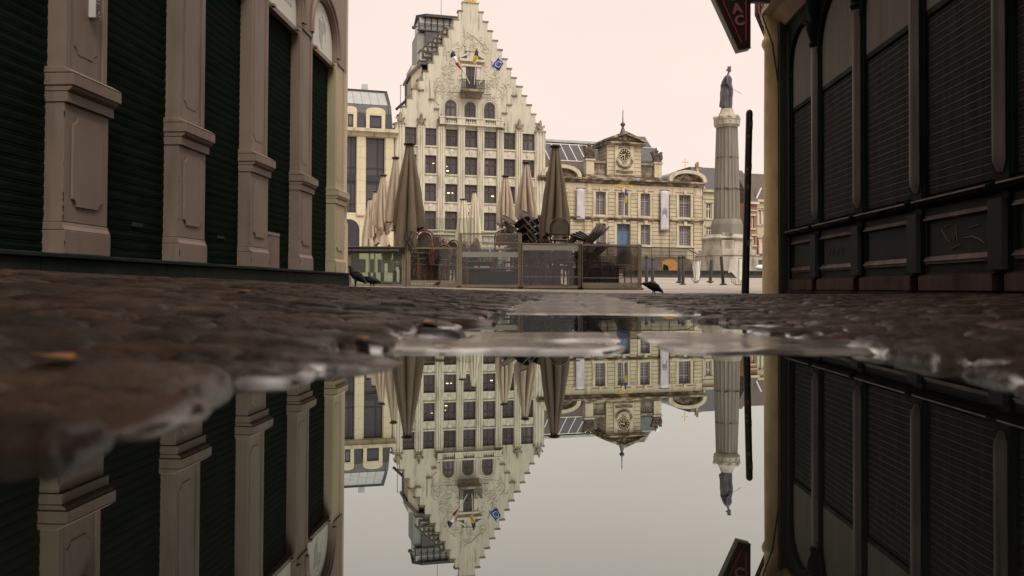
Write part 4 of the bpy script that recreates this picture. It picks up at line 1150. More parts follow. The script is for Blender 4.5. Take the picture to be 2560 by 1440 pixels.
# lookout tower behind
ty = 9.5
tu0, tu1 = FA.u(1043,150,ty), FA.u(1140,150,ty); tz1 = FA.z(1080,76,ty); tz2 = FA.z(1080,44,ty)
b = MB(); b.box(tu0+0.902,tu1,ty,ty+4,zeave-2,tz1)
tw = b.build('lookout_tower', M['slate'], gb, off=off)
b = MB(); b.box(tu0,tu0+0.9,ty+0.3,ty+4,zeave-2,FA.z(1052,80,ty)); b.build('tower_return', M['tower_grey'], tw, off=off)
b = MB(); b.box(tu0+0.25,tu1,ty+0.25,ty+3.6,tz1+0.002,tz2); b.build('tower_glazing', M['zinc'], tw, off=off)
b = MB()
n = 6
for k in range(n+1):
    x = tu0+0.2+(tu1-tu0-0.2)*k/n; b.box(x-0.06,x+0.06,ty+0.14,ty+0.248,tz1,tz2)
b.box(tu0,tu1,ty-0.1,ty+0.2,tz1-0.12,tz1-0.002)
b.box(tu0,tu1,ty+0.05,ty+0.13,tz1+0.7,tz1+0.76)
for k in range(24): 
    x = tu0+0.3+k*0.12; b.box(x-0.012,x+0.012,ty+0.06,ty+0.12,tz1,tz1+0.7)
b.build('tower_mullion', M['black_frame'], tw, off=off)
b = MB(); b.prism_z([(tu0-0.1,ty+0.6),(tu0+0.9,ty-0.25),(tu1+0.2,ty-0.35),(tu1+0.2,ty+4.3),(tu0+0.2,ty+4.3)], tz2+0.002, tz2+0.3)
b.build('tower_roof', M['black_frame'], tw, off=off)
b = MB(); um = FA.u(1103,30,ty+1); b.tube([(um,ty+1,tz2+0.3),(um,ty+1,tz2+5)],0.025,5); b.tube([(tu0-0.3,ty+0.5,FA.z(1040,64,ty)),(tu0+0.3,ty+0.5,FA.z(1045,62,ty))],0.05,5); b.ball((tu0-0.35,ty+0.4,FA.z(1038,66,ty)),0.22,0.12,0.22,8,6)
b.build('aerial', M['post_dark'], tw, off=off)
# --- flags on their poles
def flag_thing(label, base, tip, bands, pts_fn, nx=10, ny=6, extra=None, name='flag'):
    r = thing(name, label, 'flag', base)
    rel = Vector(tip)-Vector(base)
    m = MB(); m.tube([Vector((0,0,0)), rel], 0.05, 6); m.ball(rel, 0.08, n=8, m=6); m.build('flagpole', M['white_paint'], r, smooth=60)
    for t0, t1, mt in bands:
        m = MB(); vs = []
        for i in range(nx+1):
            for j in range(ny+1):
                vs.append(Vector(pts_fn(t0+(t1-t0)*i/nx, j/ny))-Vector(base))
        n1 = ny+1
        fs = [(i*n1+j,(i+1)*n1+j,(i+1)*n1+j+1,i*n1+j+1) for i in range(nx) for j in range(ny)]
        m.add(vs, fs); ob = m.build('cloth_band', mt, r, smooth=60)
        sm = ob.modifiers.new('thick','SOLIDIFY'); sm.thickness = 0.02
    if extra: extra(r, base)
    return r
yb = -1.6
def W3(px, py, y): u, z = FA.uz(px, py, y); return FA.world(u, y, z)
base_f = [FA.world((ba+bc)/2+d, -1.0, zb+0.35) for d in (-0.25, 0.12, 0.45)]
tipF, tipU, tipE = W3(1131,124,-2.6), W3(1192,119,-3.0), W3(1249,138,-2.4)
def french(t, v):
    a = W3(1131+t*20, 126+t*50, -2.6); c = W3(1134+t*17-6*math.sin(t*2.6), 127+t*52+6*math.sin(t*3.0), -2.6)
    a2 = W3(1132+t*20+2*math.sin(t*6), 126+t*46-2, -2.6)
    p = a2*(1-v)+W3(1131+t*21-11*math.sin(math.pi*t**0.8)*1.0, 128+t*46+1, -2.55)*v
    p += FA.uy*(0.12*math.sin(v*7+t*4))
    return p
flag_thing('three striped blue white and red flag drooping left of the gable balcony', base_f[0], tipF,
           [(0,0.34,M['flag_navy']),(0.34,0.68,M['flag_white']),(0.68,1.0,M['flag_red'])], french)
def ukr(t, v):
    x0 = 1191-t*8; y0 = 121+t*37
    p = W3(x0, y0, -2.95)*(1-v)+W3(x0-3+ (7*math.sin(math.pi*t)), y0+1.5, -3.0)*v if False else W3(x0-4*t+v*(2+9*math.sin(math.pi*min(t*0.9,1))), y0+v*2, -2.95)
    p = p + FA.uy*(0.12*math.sin(v*6+t*5))
    return p
flag_thing('blue over yellow flag hanging on the middle pole of the gable balcony', base_f[1], tipU,
           [(0,0.48,M['flag_navy']),(0.48,1.0,M['flag_yellow'])], ukr)
def eur(t, v):
    A, Bp = (1246,141), (1228,167)
    C, Dp = (1258,160), (1250,176)
    x = (A[0]*(1-t)+Bp[0]*t)*(1-v)+(C[0]*(1-t)+Dp[0]*t)*v
    y = (A[1]*(1-t)+Bp[1]*t)*(1-v)+(C[1]*(1-t)+Dp[1]*t)*v + 2.0*math.sin(v*5)*math.sin(math.pi*t)
    return W3(x, y, -2.3)+FA.uy*(0.16*math.sin(v*6+t*3))
def stars(r, base):
    m = MB()
    for k in range(12):
        a = 2*math.pi*k/12
        t, v = 0.5+0.30*math.cos(a), 0.5+0.32*math.sin(a)
        p = eur(t, v)-FA.uy*0.05-Vector(base)
        vs = []
        for q in range(10):
            rr = 0.062 if q%2 == 0 else 0.027
            an = math.pi/2+q*math.pi/5
            vs.append(p+FA.ux*(rr*math.cos(an))+Vector((0,0,rr*math.sin(an))))
        m.add(vs+[v_-FA.uy*0.02 for v_ in vs], [list(range(10)), list(range(19,9,-1))]+[(q,10+q,10+(q+1)%10,(q+1)%10) for q in range(10)])
    m.build('star_ring', M['board'], r)
flag_thing('deep blue flag with a ring of pale stars right of the gable balcony', base_f[2], tipE, [(0,1,M['flag_blue'])], eur, 12, 10, stars)

# ================= modern stone building with tall glazing, far left
F1 = FA
offL = (FA.u(870,500), 0, GZ)
ml = root_at(FA, 'glazed_stone_building', 'cream stone building with tall tinted glazing and a zinc mansard at the left', 'building', offL[0], 0, GZ)
mu0, mu1 = FA.u(800,500), FA.u(984,500)
zc_ = FA.z(930,342.5)
xs_ = [(800,832),(856,890.5),(915,961)]
hol = [(FA.u(a,400),FA.u(c,400),FA.z(930,533),FA.z(930,344)) for a,c in xs_]
b = MB(); wall_with_holes(b, mu0, mu1, GZ-2, zc_, hol, -0.05, 0.5); b.box(mu0,mu1-0.002,0.9,9,GZ-2,zc_)
b.build('wall', M['new_stone'], ml, off=offL)
b = MB()
for a, c in ((891,914),(962,983.5),(833,855)):
    b.box(FA.u(a,400)+0.05,FA.u(c,400)-0.05,-0.22,-0.052,FA.z(930,540),zc_-0.02)
    b.box(FA.u(a,400)+0.0,FA.u(c,400)-0.0,-0.28,-0.223,FA.z(930,575),FA.z(930,567)) if False else None
b.build('flat_pilaster', M['new_stone'], ml, off=offL)
b = MB(); b.prism_x([(-0.3,zc_+0.002),(0.5,zc_+0.002),(0.5,zc_+0.72),(-0.75,zc_+0.72),(-0.75,zc_+0.40),(-0.4,zc_+0.3)], mu0, mu1+0.35)
b.build('cornice', M['guard_trim'], ml, off=offL)
for u0,u1,z0,z1 in hol:
    window(ml, offL, u0+0.01,u1-0.01,z0+0.01,z1-0.01,0.38,M['black_frame'],0,(0.12,0.40,0.50,0.60),0.09,name='tall_window')
    b = MB(); x = u0+(u1-u0)*0.66; b.box(x-0.05,x+0.05,0.2,0.37,z0,z1); b.box(u0,u1,0.16,0.30,z0+(z1-z0)*0.42,z0+(z1-z0)*0.50); b.build('window_transom', M['black_frame'], ml, off=offL)
# ground arcade arch
b = MB(); ca = FA.u(872,600); b.prism([(ca+1.0*math.cos(math.pi*k/14),FA.z(930,575)+1.0*math.sin(math.pi*k/14)) for k in range(15)]+[(ca-1.0,GZ-1),(ca+1.0,GZ-1)], -0.07,-0.055); b.build('arcade_opening', M['window_glass'], ml, off=offL)
for a, c in ((889,914),(922,936),(944,961),(969,983)):
    b = MB(); b.box(FA.u(a,660),FA.u(c,660),-0.075,-0.055,FA.z(930,688),FA.z(930,648)); b.build('ground_window', M['window_glass'], ml, off=offL)
b = MB()
zr_a, zr_b, zr_c = zc_+0.72, FA.z(930,263,2.4), FA.z(930,233,5.5)
b.prism_x([(0.5,zr_a+0.002),(2.2,zr_b),(8.5,zr_b),(8.5,zr_a+0.002)], mu0, mu1-0.05); b.build('mansard', M['slate'], ml, off=offL)
b = MB(); b.prism_x([(2.15,zr_b+0.003),(5.2,zr_c),(8.5,zr_c),(8.5,zr_b+0.003)], mu0, mu1-0.35)
for k in range(9):
    x = mu0+(mu1-mu0-0.4)*k/8; b.tube([(x,2.16,zr_b+0.02),(x,5.2,zr_c+0.01)],0.04,4)
zr_ = b.build('zinc_roof', M['zinc'], ml, off=offL)
b = MB(); b.box(mu0,mu1-0.25,5.2,5.4,zr_c+0.002,zr_c+0.25); b.prism_x([(0.4,zr_a),(2.1,zr_b+0.1),(5.2,zr_c+0.25),(5.2,zr_c-0.05),(2.2,zr_b-0.2),(0.7,zr_a)], mu1-0.34, mu1-0.12)
b.build('roof_edge', M['black_frame'], ml, off=offL)
b = MB(); x = FA.u(913,225,5.3); b.box(x-0.3,x+0.3,5.5,6.1,zr_c,zr_c+0.9); b.build('vent', M['zinc'], ml, off=offL)
for a, c, ga, gc in ((916,964,925,955),(862,893,870,884)):
    u0,u1 = FA.u(a,300),FA.u(c,300); zt_ = FA.z(940,276); cx=(u0+u1)/2; hw=(u1-u0)/2
    b = MB()
    g0,g1 = FA.u(ga,300),FA.u(gc,300); zg0, zg1 = zr_a+0.1, FA.z(940,287)
    b.box(u0,g0,0.3,2.4,zr_a+0.003,zt_); b.box(g1,u1,0.3,2.4,zr_a+0.003,zt_); b.box(g0,g1,0.3,2.4,zg1,zt_)
    b.prism([(cx+hw*math.cos(math.pi*k/10),zt_+0.002+0.35*math.sin(math.pi*k/10)) for k in range(11)],0.3,2.6)
    d_=b.build('dormer', M['new_stone'], ml, off=offL)
    window(d_, offL, g0+0.01,g1-0.01,zg0,zg1-0.01,0.5,M['black_frame'],0,(0.2,),0.07,name='dormer_window')
for a, c in ((894,912),(966,980)):
    b = MB(); u0,u1 = FA.u(a,300),FA.u(c,300); b.box(u0,u1,0.42,0.75,zr_a+0.2,FA.z(940,281)); b.build('roof_window', M['window_glass'], ml, off=offL)
# ================= old guard house with clock
offG = (FA.u(1345,600), 0, GZ)
gh = root_at(FA, 'guardhouse', 'ochre stone classical guardhouse with a central clock, blue door and curved pediments', 'building', offG[0], 0, GZ)
g0, g1 = FA.u(1345,550), FA.u(1755,550)
zco = FA.z(1557,462); zg = GZ-1
wins = []
for a,c in ((1489,1514),(1545,1570),(1601,1625)): wins += [(FA.u(a,510),FA.u(c,510),FA.z(1557,538.5),FA.z(1557,481.5),'u')]
for a,c in ((1489,1514),(1601,1625)): wins += [(FA.u(a,590),FA.u(c,590),FA.z(1557,611),FA.z(1557,560.5),'l')]
for a,c in ((1697,1726),(1384,1412)):
    wins += [(FA.u(a,510),FA.u(c,510),FA.z(1557,538.5),FA.z(1557,481.5),'u'),(FA.u(a,590),FA.u(c,590),FA.z(1557,611),FA.z(1557,560.5),'l')]
door = (FA.u(1542,590),FA.u(1575,590),FA.z(1557,640),FA.z(1557,560))
b = MB(); wall_with_holes(b, g0, g1, zg, zco, [w_[:4] for w_ in wins]+[door], 0.0, 0.6); b.box(g0,g1,0.7,12,zg,zco)
b.build('wall', M['guard_wall'], gh, off=offG)
# pavilions step forward by pilaster strips and smooth surrounds
for px in (1468,1527,1583,1637,1681,1741,1376,1424):
    b = MB(); u = FA.u(px,520); hw = 0.34
    b.box(u-hw,u+hw,-0.14,-0.002,FA.z(1557,640),zco-0.9)
    b.build('banded_pilaster', M['guard_wall'], gh, off=offG)
for u0,u1,z0,z1,k in wins+[door+('d',)]:
    t = 0.30; b = MB()
    b.box(u0-t,u0-0.005,-0.075,-0.003,z0-0.05,z1+0.25); b.box(u1+0.005,u1+t,-0.075,-0.003,z0-0.05,z1+0.25)
    b.box(u0-0.004,u1+0.004,-0.075,-0.003,z1+0.005,z1+0.25)
    b.box(u0-0.4,u1+0.4,-0.16,-0.004,z1+0.252,z1+0.36) if k == 'u' else None
    if k != 'd': b.box(u0-0.4,u1+0.4,-0.14,-0.003,z0-0.22,z0-0.052)
    b.prism([((u0+u1)/2-0.14,z1+0.02),((u0+u1)/2+0.14,z1+0.02),((u0+u1)/2+0.22,z1+0.5),((u0+u1)/2-0.22,z1+0.5)],-0.22,-0.163)
    b.build('window_surround', M['guard_trim'], gh, off=offG)
for u0,u1,z0,z1,k in wins:
    window(gh, offG, u0+0.01,u1-0.01,z0+0.01,z1-0.01,0.40,M['grey_frame'],1,(0.66,),0.075,arch=0.22,fine=(6,8))
window(gh, offG, door[0]+0.01,door[1]-0.01,FA.z(1557,579),door[3]-0.01,0.40,M['blue_door'],1,(),0.10,arch=0.25,fine=(6,3),name='fanlight')
b = MB(); dm=(door[0]+door[1])/2; zt_=FA.z(1557,579)-0.01
for s_ in (0,1):
    x0_,x1_ = (door[0]+0.01,dm-0.01) if s_==0 else (dm+0.01,door[1]-0.01)
    b.box(x0_,x1_,0.30,0.40,door[2],zt_)
    b.rect(x0_+0.08,x1_-0.08,door[2]+0.15,door[2]+1.0,0.06,0.27,0.299); b.rect(x0_+0.08,x1_-0.08,door[2]+1.15,zt_-0.1,0.06,0.27,0.299)
b.build('door', M['blue_door'], gh, off=offG)
# string course, frieze, cornice
b = MB(); z_=FA.z(1557,549); b.prism_x([(-0.12,z_-0.18),(0.1,z_-0.18),(0.1,z_+0.2),(-0.34,z_+0.2),(-0.34,z_+0.06),(-0.2,z_)], g0-0.1, g1+0.1); b.build('string_course', M['cornice'], gh, off=offG)
b = MB(); b.box(g0,g1,-0.06,-0.002,zco-0.85,zco-0.002)
fz = b.build('frieze', M['guard_trim'], gh, off=offG)
b = MB(); b.prism_x([(-0.1,zco+0.002),(0.6,zco+0.002),(0.6,zco+0.55),(-0.55,zco+0.55),(-0.55,zco+0.38),(-0.3,zco+0.3),(-0.2,zco+0.1)], g0-0.15, g1+0.15); b.build('main_cornice', M['cornice'], gh, off=offG)
lt = MB(); text_mesh(lt, 'THEATRE', 0.80, 0.02, Matrix.Translation((FA.u(1558,461),-0.09,FA.z(1558,461)-0.05)) @ Matrix.Scale(0.62,4,(1,0,0)), 0.03); lt.build('lettering', M['gold'], fz, off=offG)
zk = zco+0.55
b = MB(); b.box(FA.u(1463,440),FA.u(1652,440),-0.2,0.6,zk+0.002,zk+0.35); b.build('attic_base', M['cornice'], gh, off=offG)
zk2 = zk+0.352
# balustrades and pedestals
for a,c in ((1485,1513),(1602,1632)):
    b = MB(); u0,u1=FA.u(a,425),FA.u(c,425); zt_=FA.z(1557,411)
    b.box(u0,u1,-0.15,0.35,zt_,zt_+0.22)
    n=7
    for k in range(n):
        x=u0+(u1-u0)*(k+0.5)/n; b.lathe([(0.09,zk2),(0.13,zk2+0.25),(0.06,(zk2+zt_)/2+0.1),(0.09,zt_-0.002)],x,0.08,8)
    b.build('balustrade', M['stone_dark'], gh, off=offG)
for a,c,top in ((1464,1483,370),(1634,1652,377)):
    u0,u1=FA.u(a,425),FA.u(c,425); zt_=FA.z(1557,406)
    b=MB(); b.box(u0,u1,-0.25,0.55,zk2,zt_); b.box(u0-0.12,u1+0.12,-0.35,0.65,zt_+0.002,zt_+0.16); pd_=b.build('trophy_pedestal', M['guard_trim'], gh, off=offG)
    q=MB(); cx=(u0+u1)/2; zt=FA.z(1557,top-4); H=zt-zt_
    q.loft([[(cx+r_*math.cos(2*math.pi*k/10),0.15+r_*0.7*math.sin(2*math.pi*k/10),zt_+0.16+H*t) for k in range(10)] for r_,t in ((0.55,0),(0.62,0.08),(0.45,0.2),(0.42,0.45),(0.5,0.6),(0.36,0.72),(0.15,0.78),(0.26,0.86),(0.2,0.95),(0.05,1.0))])
    q.ball((cx-0.42,0.0,zt_+0.5+H*0.3),0.25,0.2,0.5,8,6); q.ball((cx+0.42,0.0,zt_+0.4+H*0.25),0.24,0.2,0.45,8,6)
    for s_ in (-0.5,-0.35,0.35,0.5): q.tube([(cx+s_*0.5,0.2,zt_+0.3),(cx+s_*1.3,0.2,zt_+H*0.95)],[0.06,0.10],6)
    q.build('stone_trophy', M['soot'], pd_, off=offG)
# clock pavilion
ca_,cb_=FA.u(1516,400),FA.u(1600,400); zp0=FA.z(1557,365); zpt=FA.z(1557,333)
b=MB(); b.box(ca_,cb_,-0.25,2.6,zk2,zp0); 
cw=b.build('clock_pavilion', M['guard_wall'], gh, off=offG)
b=MB(); cm=(ca_+cb_)/2; hw=(cb_-ca_)/2
b.box(cm-hw*0.58,cm+hw*0.58,-0.33,-0.253,zk2+0.1,zp0-0.02)
b.box(cm-hw*1.02,cm-hw*0.98,-0.34,-0.2,zk2,zp0-0.05); 
b.build('clock_panel', M['guard_trim'], cw, off=offG)
b=MB(); b.prism_x([(-0.35,zp0+0.002),(2.6,zp0+0.002),(2.6,zp0+0.3),(-0.75,zp0+0.3),(-0.75,zp0+0.18)],ca_-0.4,cb_+0.4)
for s_ in (-1,1):
    b.prism([(cm+s_*(hw+0.5),zp0+0.302),(cm+s_*(hw+0.5),zp0+0.52),(cm,zpt+0.1),(cm,zpt-0.22)],-0.75,2.6)
pe=b.build('pediment', M['cornice'], cw, off=offG)
b=MB(); b.prism([(cm-hw-0.2,zp0+0.303),(cm+hw+0.2,zp0+0.303),(cm,zpt-0.25)],-0.3,2.5); b.ball((cm,-0.34,zp0+0.85),0.35,0.15,0.45,10,8)
for s_ in (-1,1): b.tube([(cm+s_*0.4,-0.34,zp0+0.7),(cm+s_*1.0,-0.34,zp0+0.75),(cm+s_*1.7,-0.33,zp0+0.48)],[0.18,0.16,0.07],6)
b.build('tympanum', M['stone_dark'], pe, off=offG)
# clock
ck,cz=FA.uz(1558,388); cr_=0.60
clk=root_at(FA,'wall_clock','round black clock with gold hands and pale hour marks on the guardhouse','clock',ck,-0.36,cz)
b=MB(); b.prism([(cr_*math.cos(2*math.pi*k/36),cr_*math.sin(2*math.pi*k/36)) for k in range(36)],-0.02,0.02); b.build('clock_face', M['clock_face'], clk)
b=MB(); b.tube([(0.66*math.cos(2*math.pi*k/32),-0.01,0.66*math.sin(2*math.pi*k/32)) for k in range(32)],0.045,8,True); b.build('rim', M['guard_trim'], clk, smooth=60)
b=MB()
for k in range(12):
    a=math.pi/2-k*math.pi/6; d_=(math.cos(a),math.sin(a)); pp=(-d_[1],d_[0]); w_=0.030
    b.prism([(d_[0]*0.36+pp[0]*w_*0.6,d_[1]*0.36+pp[1]*w_*0.6),(d_[0]*0.55+pp[0]*w_,d_[1]*0.55+pp[1]*w_),(d_[0]*0.55-pp[0]*w_,d_[1]*0.55-pp[1]*w_),(d_[0]*0.36-pp[0]*w_*0.6,d_[1]*0.36-pp[1]*w_*0.6)],-0.035,-0.022)
b.build('hour_mark', M['letter_gold'], clk)
for nm,a,L_,w_,y_ in (('minute_hand',R(-92),0.55,0.035,-0.06),('hour_hand',R(193),0.42,0.045,-0.045)):
    d_=(math.cos(a),math.sin(a)); pp=(-d_[1],d_[0])
    b=MB(); b.prism([(-d_[0]*0.12+pp[0]*w_*0.6,-d_[1]*0.12+pp[1]*w_*0.6),(d_[0]*L_*0.75+pp[0]*w_,d_[1]*L_*0.75+pp[1]*w_),(d_[0]*L_,d_[1]*L_),(d_[0]*L_*0.75-pp[0]*w_,d_[1]*L_*0.75-pp[1]*w_),(-d_[0]*0.12-pp[0]*w_*0.6,-d_[1]*0.12-pp[1]*w_*0.6)],y_,y_+0.012); b.build(nm, M['gold'], clk)
# carved garland under clock
for s_ in (-1,1):
    b=MB(); b.tube([(cm+s_*0.75,-0.36,cz-0.3),(cm+s_*0.85,-0.4,cz-0.7),(cm+s_*0.6,-0.42,cz-1.1),(cm,-0.44,cz-1.3)],[0.07,0.13,0.17,0.2],8)
    b.build('carved_swag', M['cornice'], cw, off=offG); b=MB(); b.tube([(cm+s_*0.1,-0.36,cz+0.75),(cm+s_*0.5,-0.38,cz+0.85),(cm+s_*0.65,-0.36,cz+0.6)],[0.12,0.1,0.05],8); b.build('carved_scroll', M['cornice'], cw, off=offG)
b=MB(); b.ball((cm,-0.38,cz-0.95),0.25,0.14,0.35,10,8); b.ball((cm,-0.36,cz+0.85),0.22,0.12,0.2,8,6)
b.build('carved_garland', M['cornice'], cw, off=offG)
b=MB(); b.prism([(cm-1.0,zk2+0.35),(cm,zk2+0.25),(cm+1.0,zk2+0.35),(cm+0.9,zk2+0.6),(cm,zk2+0.5),(cm-0.9,zk2+0.6)],-0.42,-0.335)
b.build('carved_ribbon', M['cornice'], cw, off=offG)
# spire
us,zs0=FA.uz(1557,333,0.9); 
b=MB(); H=FA.z(1557,274,0.9)-zs0
b.lathe([(0.5,zs0-0.4),(0.30,zs0+0.1),(0.16,zs0+0.5),(0.12,zs0+0.7),(0.26,zs0+0.85),(0.27,zs0+1.0),(0.10,zs0+1.15),(0.06,zs0+1.35),(0.03,zs0+H)],us,0.9,10); b.build('spire', M['bronze'], gh, off=offG, smooth=50)
b=MB(); b.box(us-0.02,us+0.14,0.88,0.92,zs0+H-0.35,zs0+H-0.15); b.build('weathervane', M['gold'], gh, off=offG)
# segmental pediments
for pa_,pb_,ptop in ((1668,1762,419),(1350,1450,411)):
    u0,u1=FA.u(pa_,450),FA.u(pb_,450); cx=(u0+u1)/2; hw=(u1-u0)/2; rise=FA.z(1557,ptop+(0 if pa_>1500 else 9))-zk+ (0.0)
    def arcp(hw_,r_,n=20): return [(cx+hw_*math.cos(math.pi*k/n),zk+0.003+r_*math.sin(math.pi*k/n)**0.85) for k in range(n+1)]
    o_,i_=arcp(hw,rise),arcp(hw-0.42,rise-0.36)
    b=MB()
    for k in range(20): b.prism([o_[k],o_[k+1],i_[k+1],i_[k]],-0.55,1.2)
    pe=b.build('curved_pediment', M['guard_trim'], gh, off=offG)
    b=MB(); b.prism(i_,-0.05,1.1)
    random.seed(3)
    for k in range(40):
        a=random.uniform(0.15,0.85)*math.pi; q=random.uniform(0.15,0.85)
        x,z=cx+(hw-0.55)*q*math.cos(a), zk+0.1+(rise-0.5)*q*math.sin(a)
        b.ball((x,-0.07,z),random.uniform(0.1,0.22),0.10,random.uniform(0.1,0.22),6,5)
    b.ball((cx,-0.1,zk+rise*0.45),0.3,0.2,0.45,10,8)
    b.build('carved_tympanum', M['cornice'], pe, off=offG)
    b=MB(); b.add([(x,y,z) for x,z in arcp(hw+0.03,rise+0.05) for y in (0.0,4.0)],[(2*k,2*k+1,2*k+3,2*k+2) for k in range(20)]); b.build('curved_roof', M['zinc'], pe, off=offG)
b=MB(); x,z=FA.uz(1713,416,0.3); zt_=FA.z(1713,397,0.3)
b.tube([(x,0.3,z-0.2),(x,0.3,zt_)],0.03,5); b.tube([(x-0.25,0.3,zt_-0.35),(x+0.25,0.3,zt_-0.35)],0.03,5)
for dx,dz_ in ((0,0.02),(-0.28,-0.35),(0.28,-0.35),(0,-0.6)): b.ball((x+dx,0.3,zt_+dz_),0.08,n=6,m=5)
b.build('gilded_finial', M['gold'], gh, off=offG)
# roofs
ra=FA.u(1345,380,4); rb_=FA.u(1520,380,4)
b=MB(); zr1_=FA.z(1430,356,6); b.prism_x([(0.8,zk+0.01),(6.5,zr1_),(12,zr1_),(12,zk+0.01)],ra-0.5,FA.u(1560,380,4)); lr=b.build('lower_roof', M['roof_tile'], gh, off=offG)
b=MB(); slope=(zr1_-zk)/5.7
def onroof(y): return zk+0.01+(y-0.8)*slope
ya,yb_=3.4,6.1
for k in range(7):
    u0=ra+1.2+k*1.05
    b.add([(u0,ya,onroof(ya)+0.05),(u0+0.92,ya,onroof(ya)+0.05),(u0+0.92,yb_,onroof(yb_)+0.05),(u0,yb_,onroof(yb_)+0.05)],[(0,1,2,3)])
b.build('skylight_glass', M['window_glass'], lr, off=offG)
b=MB()
for k in range(8):
    u0=ra+1.13+k*1.05; b.tube([(u0,ya,onroof(ya)+0.07),(u0,yb_,onroof(yb_)+0.07)],0.055,5)
for y_ in (ya,yb_): b.tube([(ra+1.1,y_,onroof(y_)+0.07),(ra+8.55,y_,onroof(y_)+0.07)],0.06,5)
b.build('skylight_frame', M['white_paint'], lr, off=offG)
b=MB(); b.box(ra-0.5,FA.u(1545,380,6),6.3,6.7,zr1_+0.003,zr1_+0.28); b.build('ridge', M['zinc'], lr, off=offG)
m0,m1=FA.u(1590,380,3),FA.u(1652,400,3); zm0,zm1,zm2=FA.z(1600,403,3),FA.z(1600,371,4),FA.z(1600,343,6)
b=MB(); b.box(m0,m1,2.8,11,zk,zm0); b.prism_x([(2.8,zm0+0.003),(3.6,zm1),(11,zm1),(11,zm0+0.003)],m0,m1-0.3); b.prism_x([(3.6,zm1+0.003),(5.6,zm2),(11,zm2),(11,zm1+0.003)],m0,m1-0.75); b.build('mansard_roof', M['slate'], gh, off=offG)
b=MB(); b.prism_x([(2.6,zm0),(3.5,zm1+0.2),(3.7,zm1+0.05),(2.9,zm0)],m1-0.29,m1+0.05); b.tube([(m0,3.58,zm1),(m1-0.3,3.58,zm1)],0.09,5); b.tube([(m1-0.75,3.7,zm1),(m1-0.75,5.6,zm2)],0.08,5); b.build('roof_flashing', M['zinc'], gh, off=offG)
b=MB()
for px,y0_,y1_ in ((1740,420,409),(1744,420,405)): x=FA.u(px,415,4); b.lathe([(0.16,FA.z(px,425,4)),(0.12,FA.z(px,y1_,4))],x,4,8)
b.box(FA.u(1736,420,4),FA.u(1750,420,4),3.6,4.4,FA.z(1740,440,4),FA.z(1740,418,4)); b.build('chimney', M['brick_red'], gh, off=offG)
# entrance stair terrace, right
b=MB(); sa,sb=FA.u(1603,640),FA.u(1757,640); zt_=FA.z(1650,640,-2); za=FA.z(1650,672,-2)
b.box(FA.u(1480,640),FA.u(1690,640),-2.4,-0.01,zg,zt_-0.1)
for k in range(7): x=FA.u(1690,640)+k*0.36; b.box(x,x+0.358,-2.4,-0.01,zg,zt_-0.1-(k+1)*0.16)
st_=b.build('stair_terrace', M['soot'], gh, off=offG)
b=MB(); zr_=zt_+0.85; ue=FA.u(1690,640)
b.tube([(FA.u(1480,640),-2.3,zr_),(ue,-2.3,zr_),(ue+2.5,-2.3,zr_-1.15)],0.05,6)
for k in range(90):
    x=FA.u(1480,640)+(ue-FA.u(1480,640))*k/89; b.tube([(x,-2.3,zt_-0.1),(x,-2.3,zr_)],0.028,4)
for k in range(12):
    t=k/12; b.tube([(ue+2.5*t,-2.3,zt_-0.1-1.15*t),(ue+2.5*t,-2.3,zr_-1.15*t)],0.018,4)
b.build('stair_railing', M['black_frame'], st_, off=offG)
b=MB(); oa,ob_=FA.uz(1655,668,-2.4)[0],FA.uz(1693,668,-2.4)[0]; zo0,zo1=FA.z(1674,677,-2.4),FA.z(1674,648,-2.4); cx=(oa+ob_)/2; hw=(ob_-oa)/2
b.prism([(oa,zo0),(ob_,zo0)]+[(cx+hw*math.cos(math.pi*k/14),zo1-0.45+0.45*math.sin(math.pi*k/14)) for k in range(15)],-2.43,-2.402); ar=b.build('cellar_door', M['orange_wood'], st_, off=offG)
b=MB(); b.prism([(oa+0.05,zo0),(cx-0.1,zo0),(cx-0.2,zo0+0.5),(oa+0.15,zo1-0.5)],-2.46,-2.432); b.build('dark_door_sheet', M['dark_wood'], ar, off=offG)  # dark four-sided sheet over the lower left of the door
b=MB()
for a,c in ((1604,1627),(1633,1645)):
    u0,u1=FA.u(a,660,-2.4),FA.u(c,660,-2.4); b.box(u0,u1,-2.43,-2.402,FA.z(1620,672,-2.4),FA.z(1620,647,-2.4))
b.build('cellar_opening', M['window_glass'], st_, off=offG)
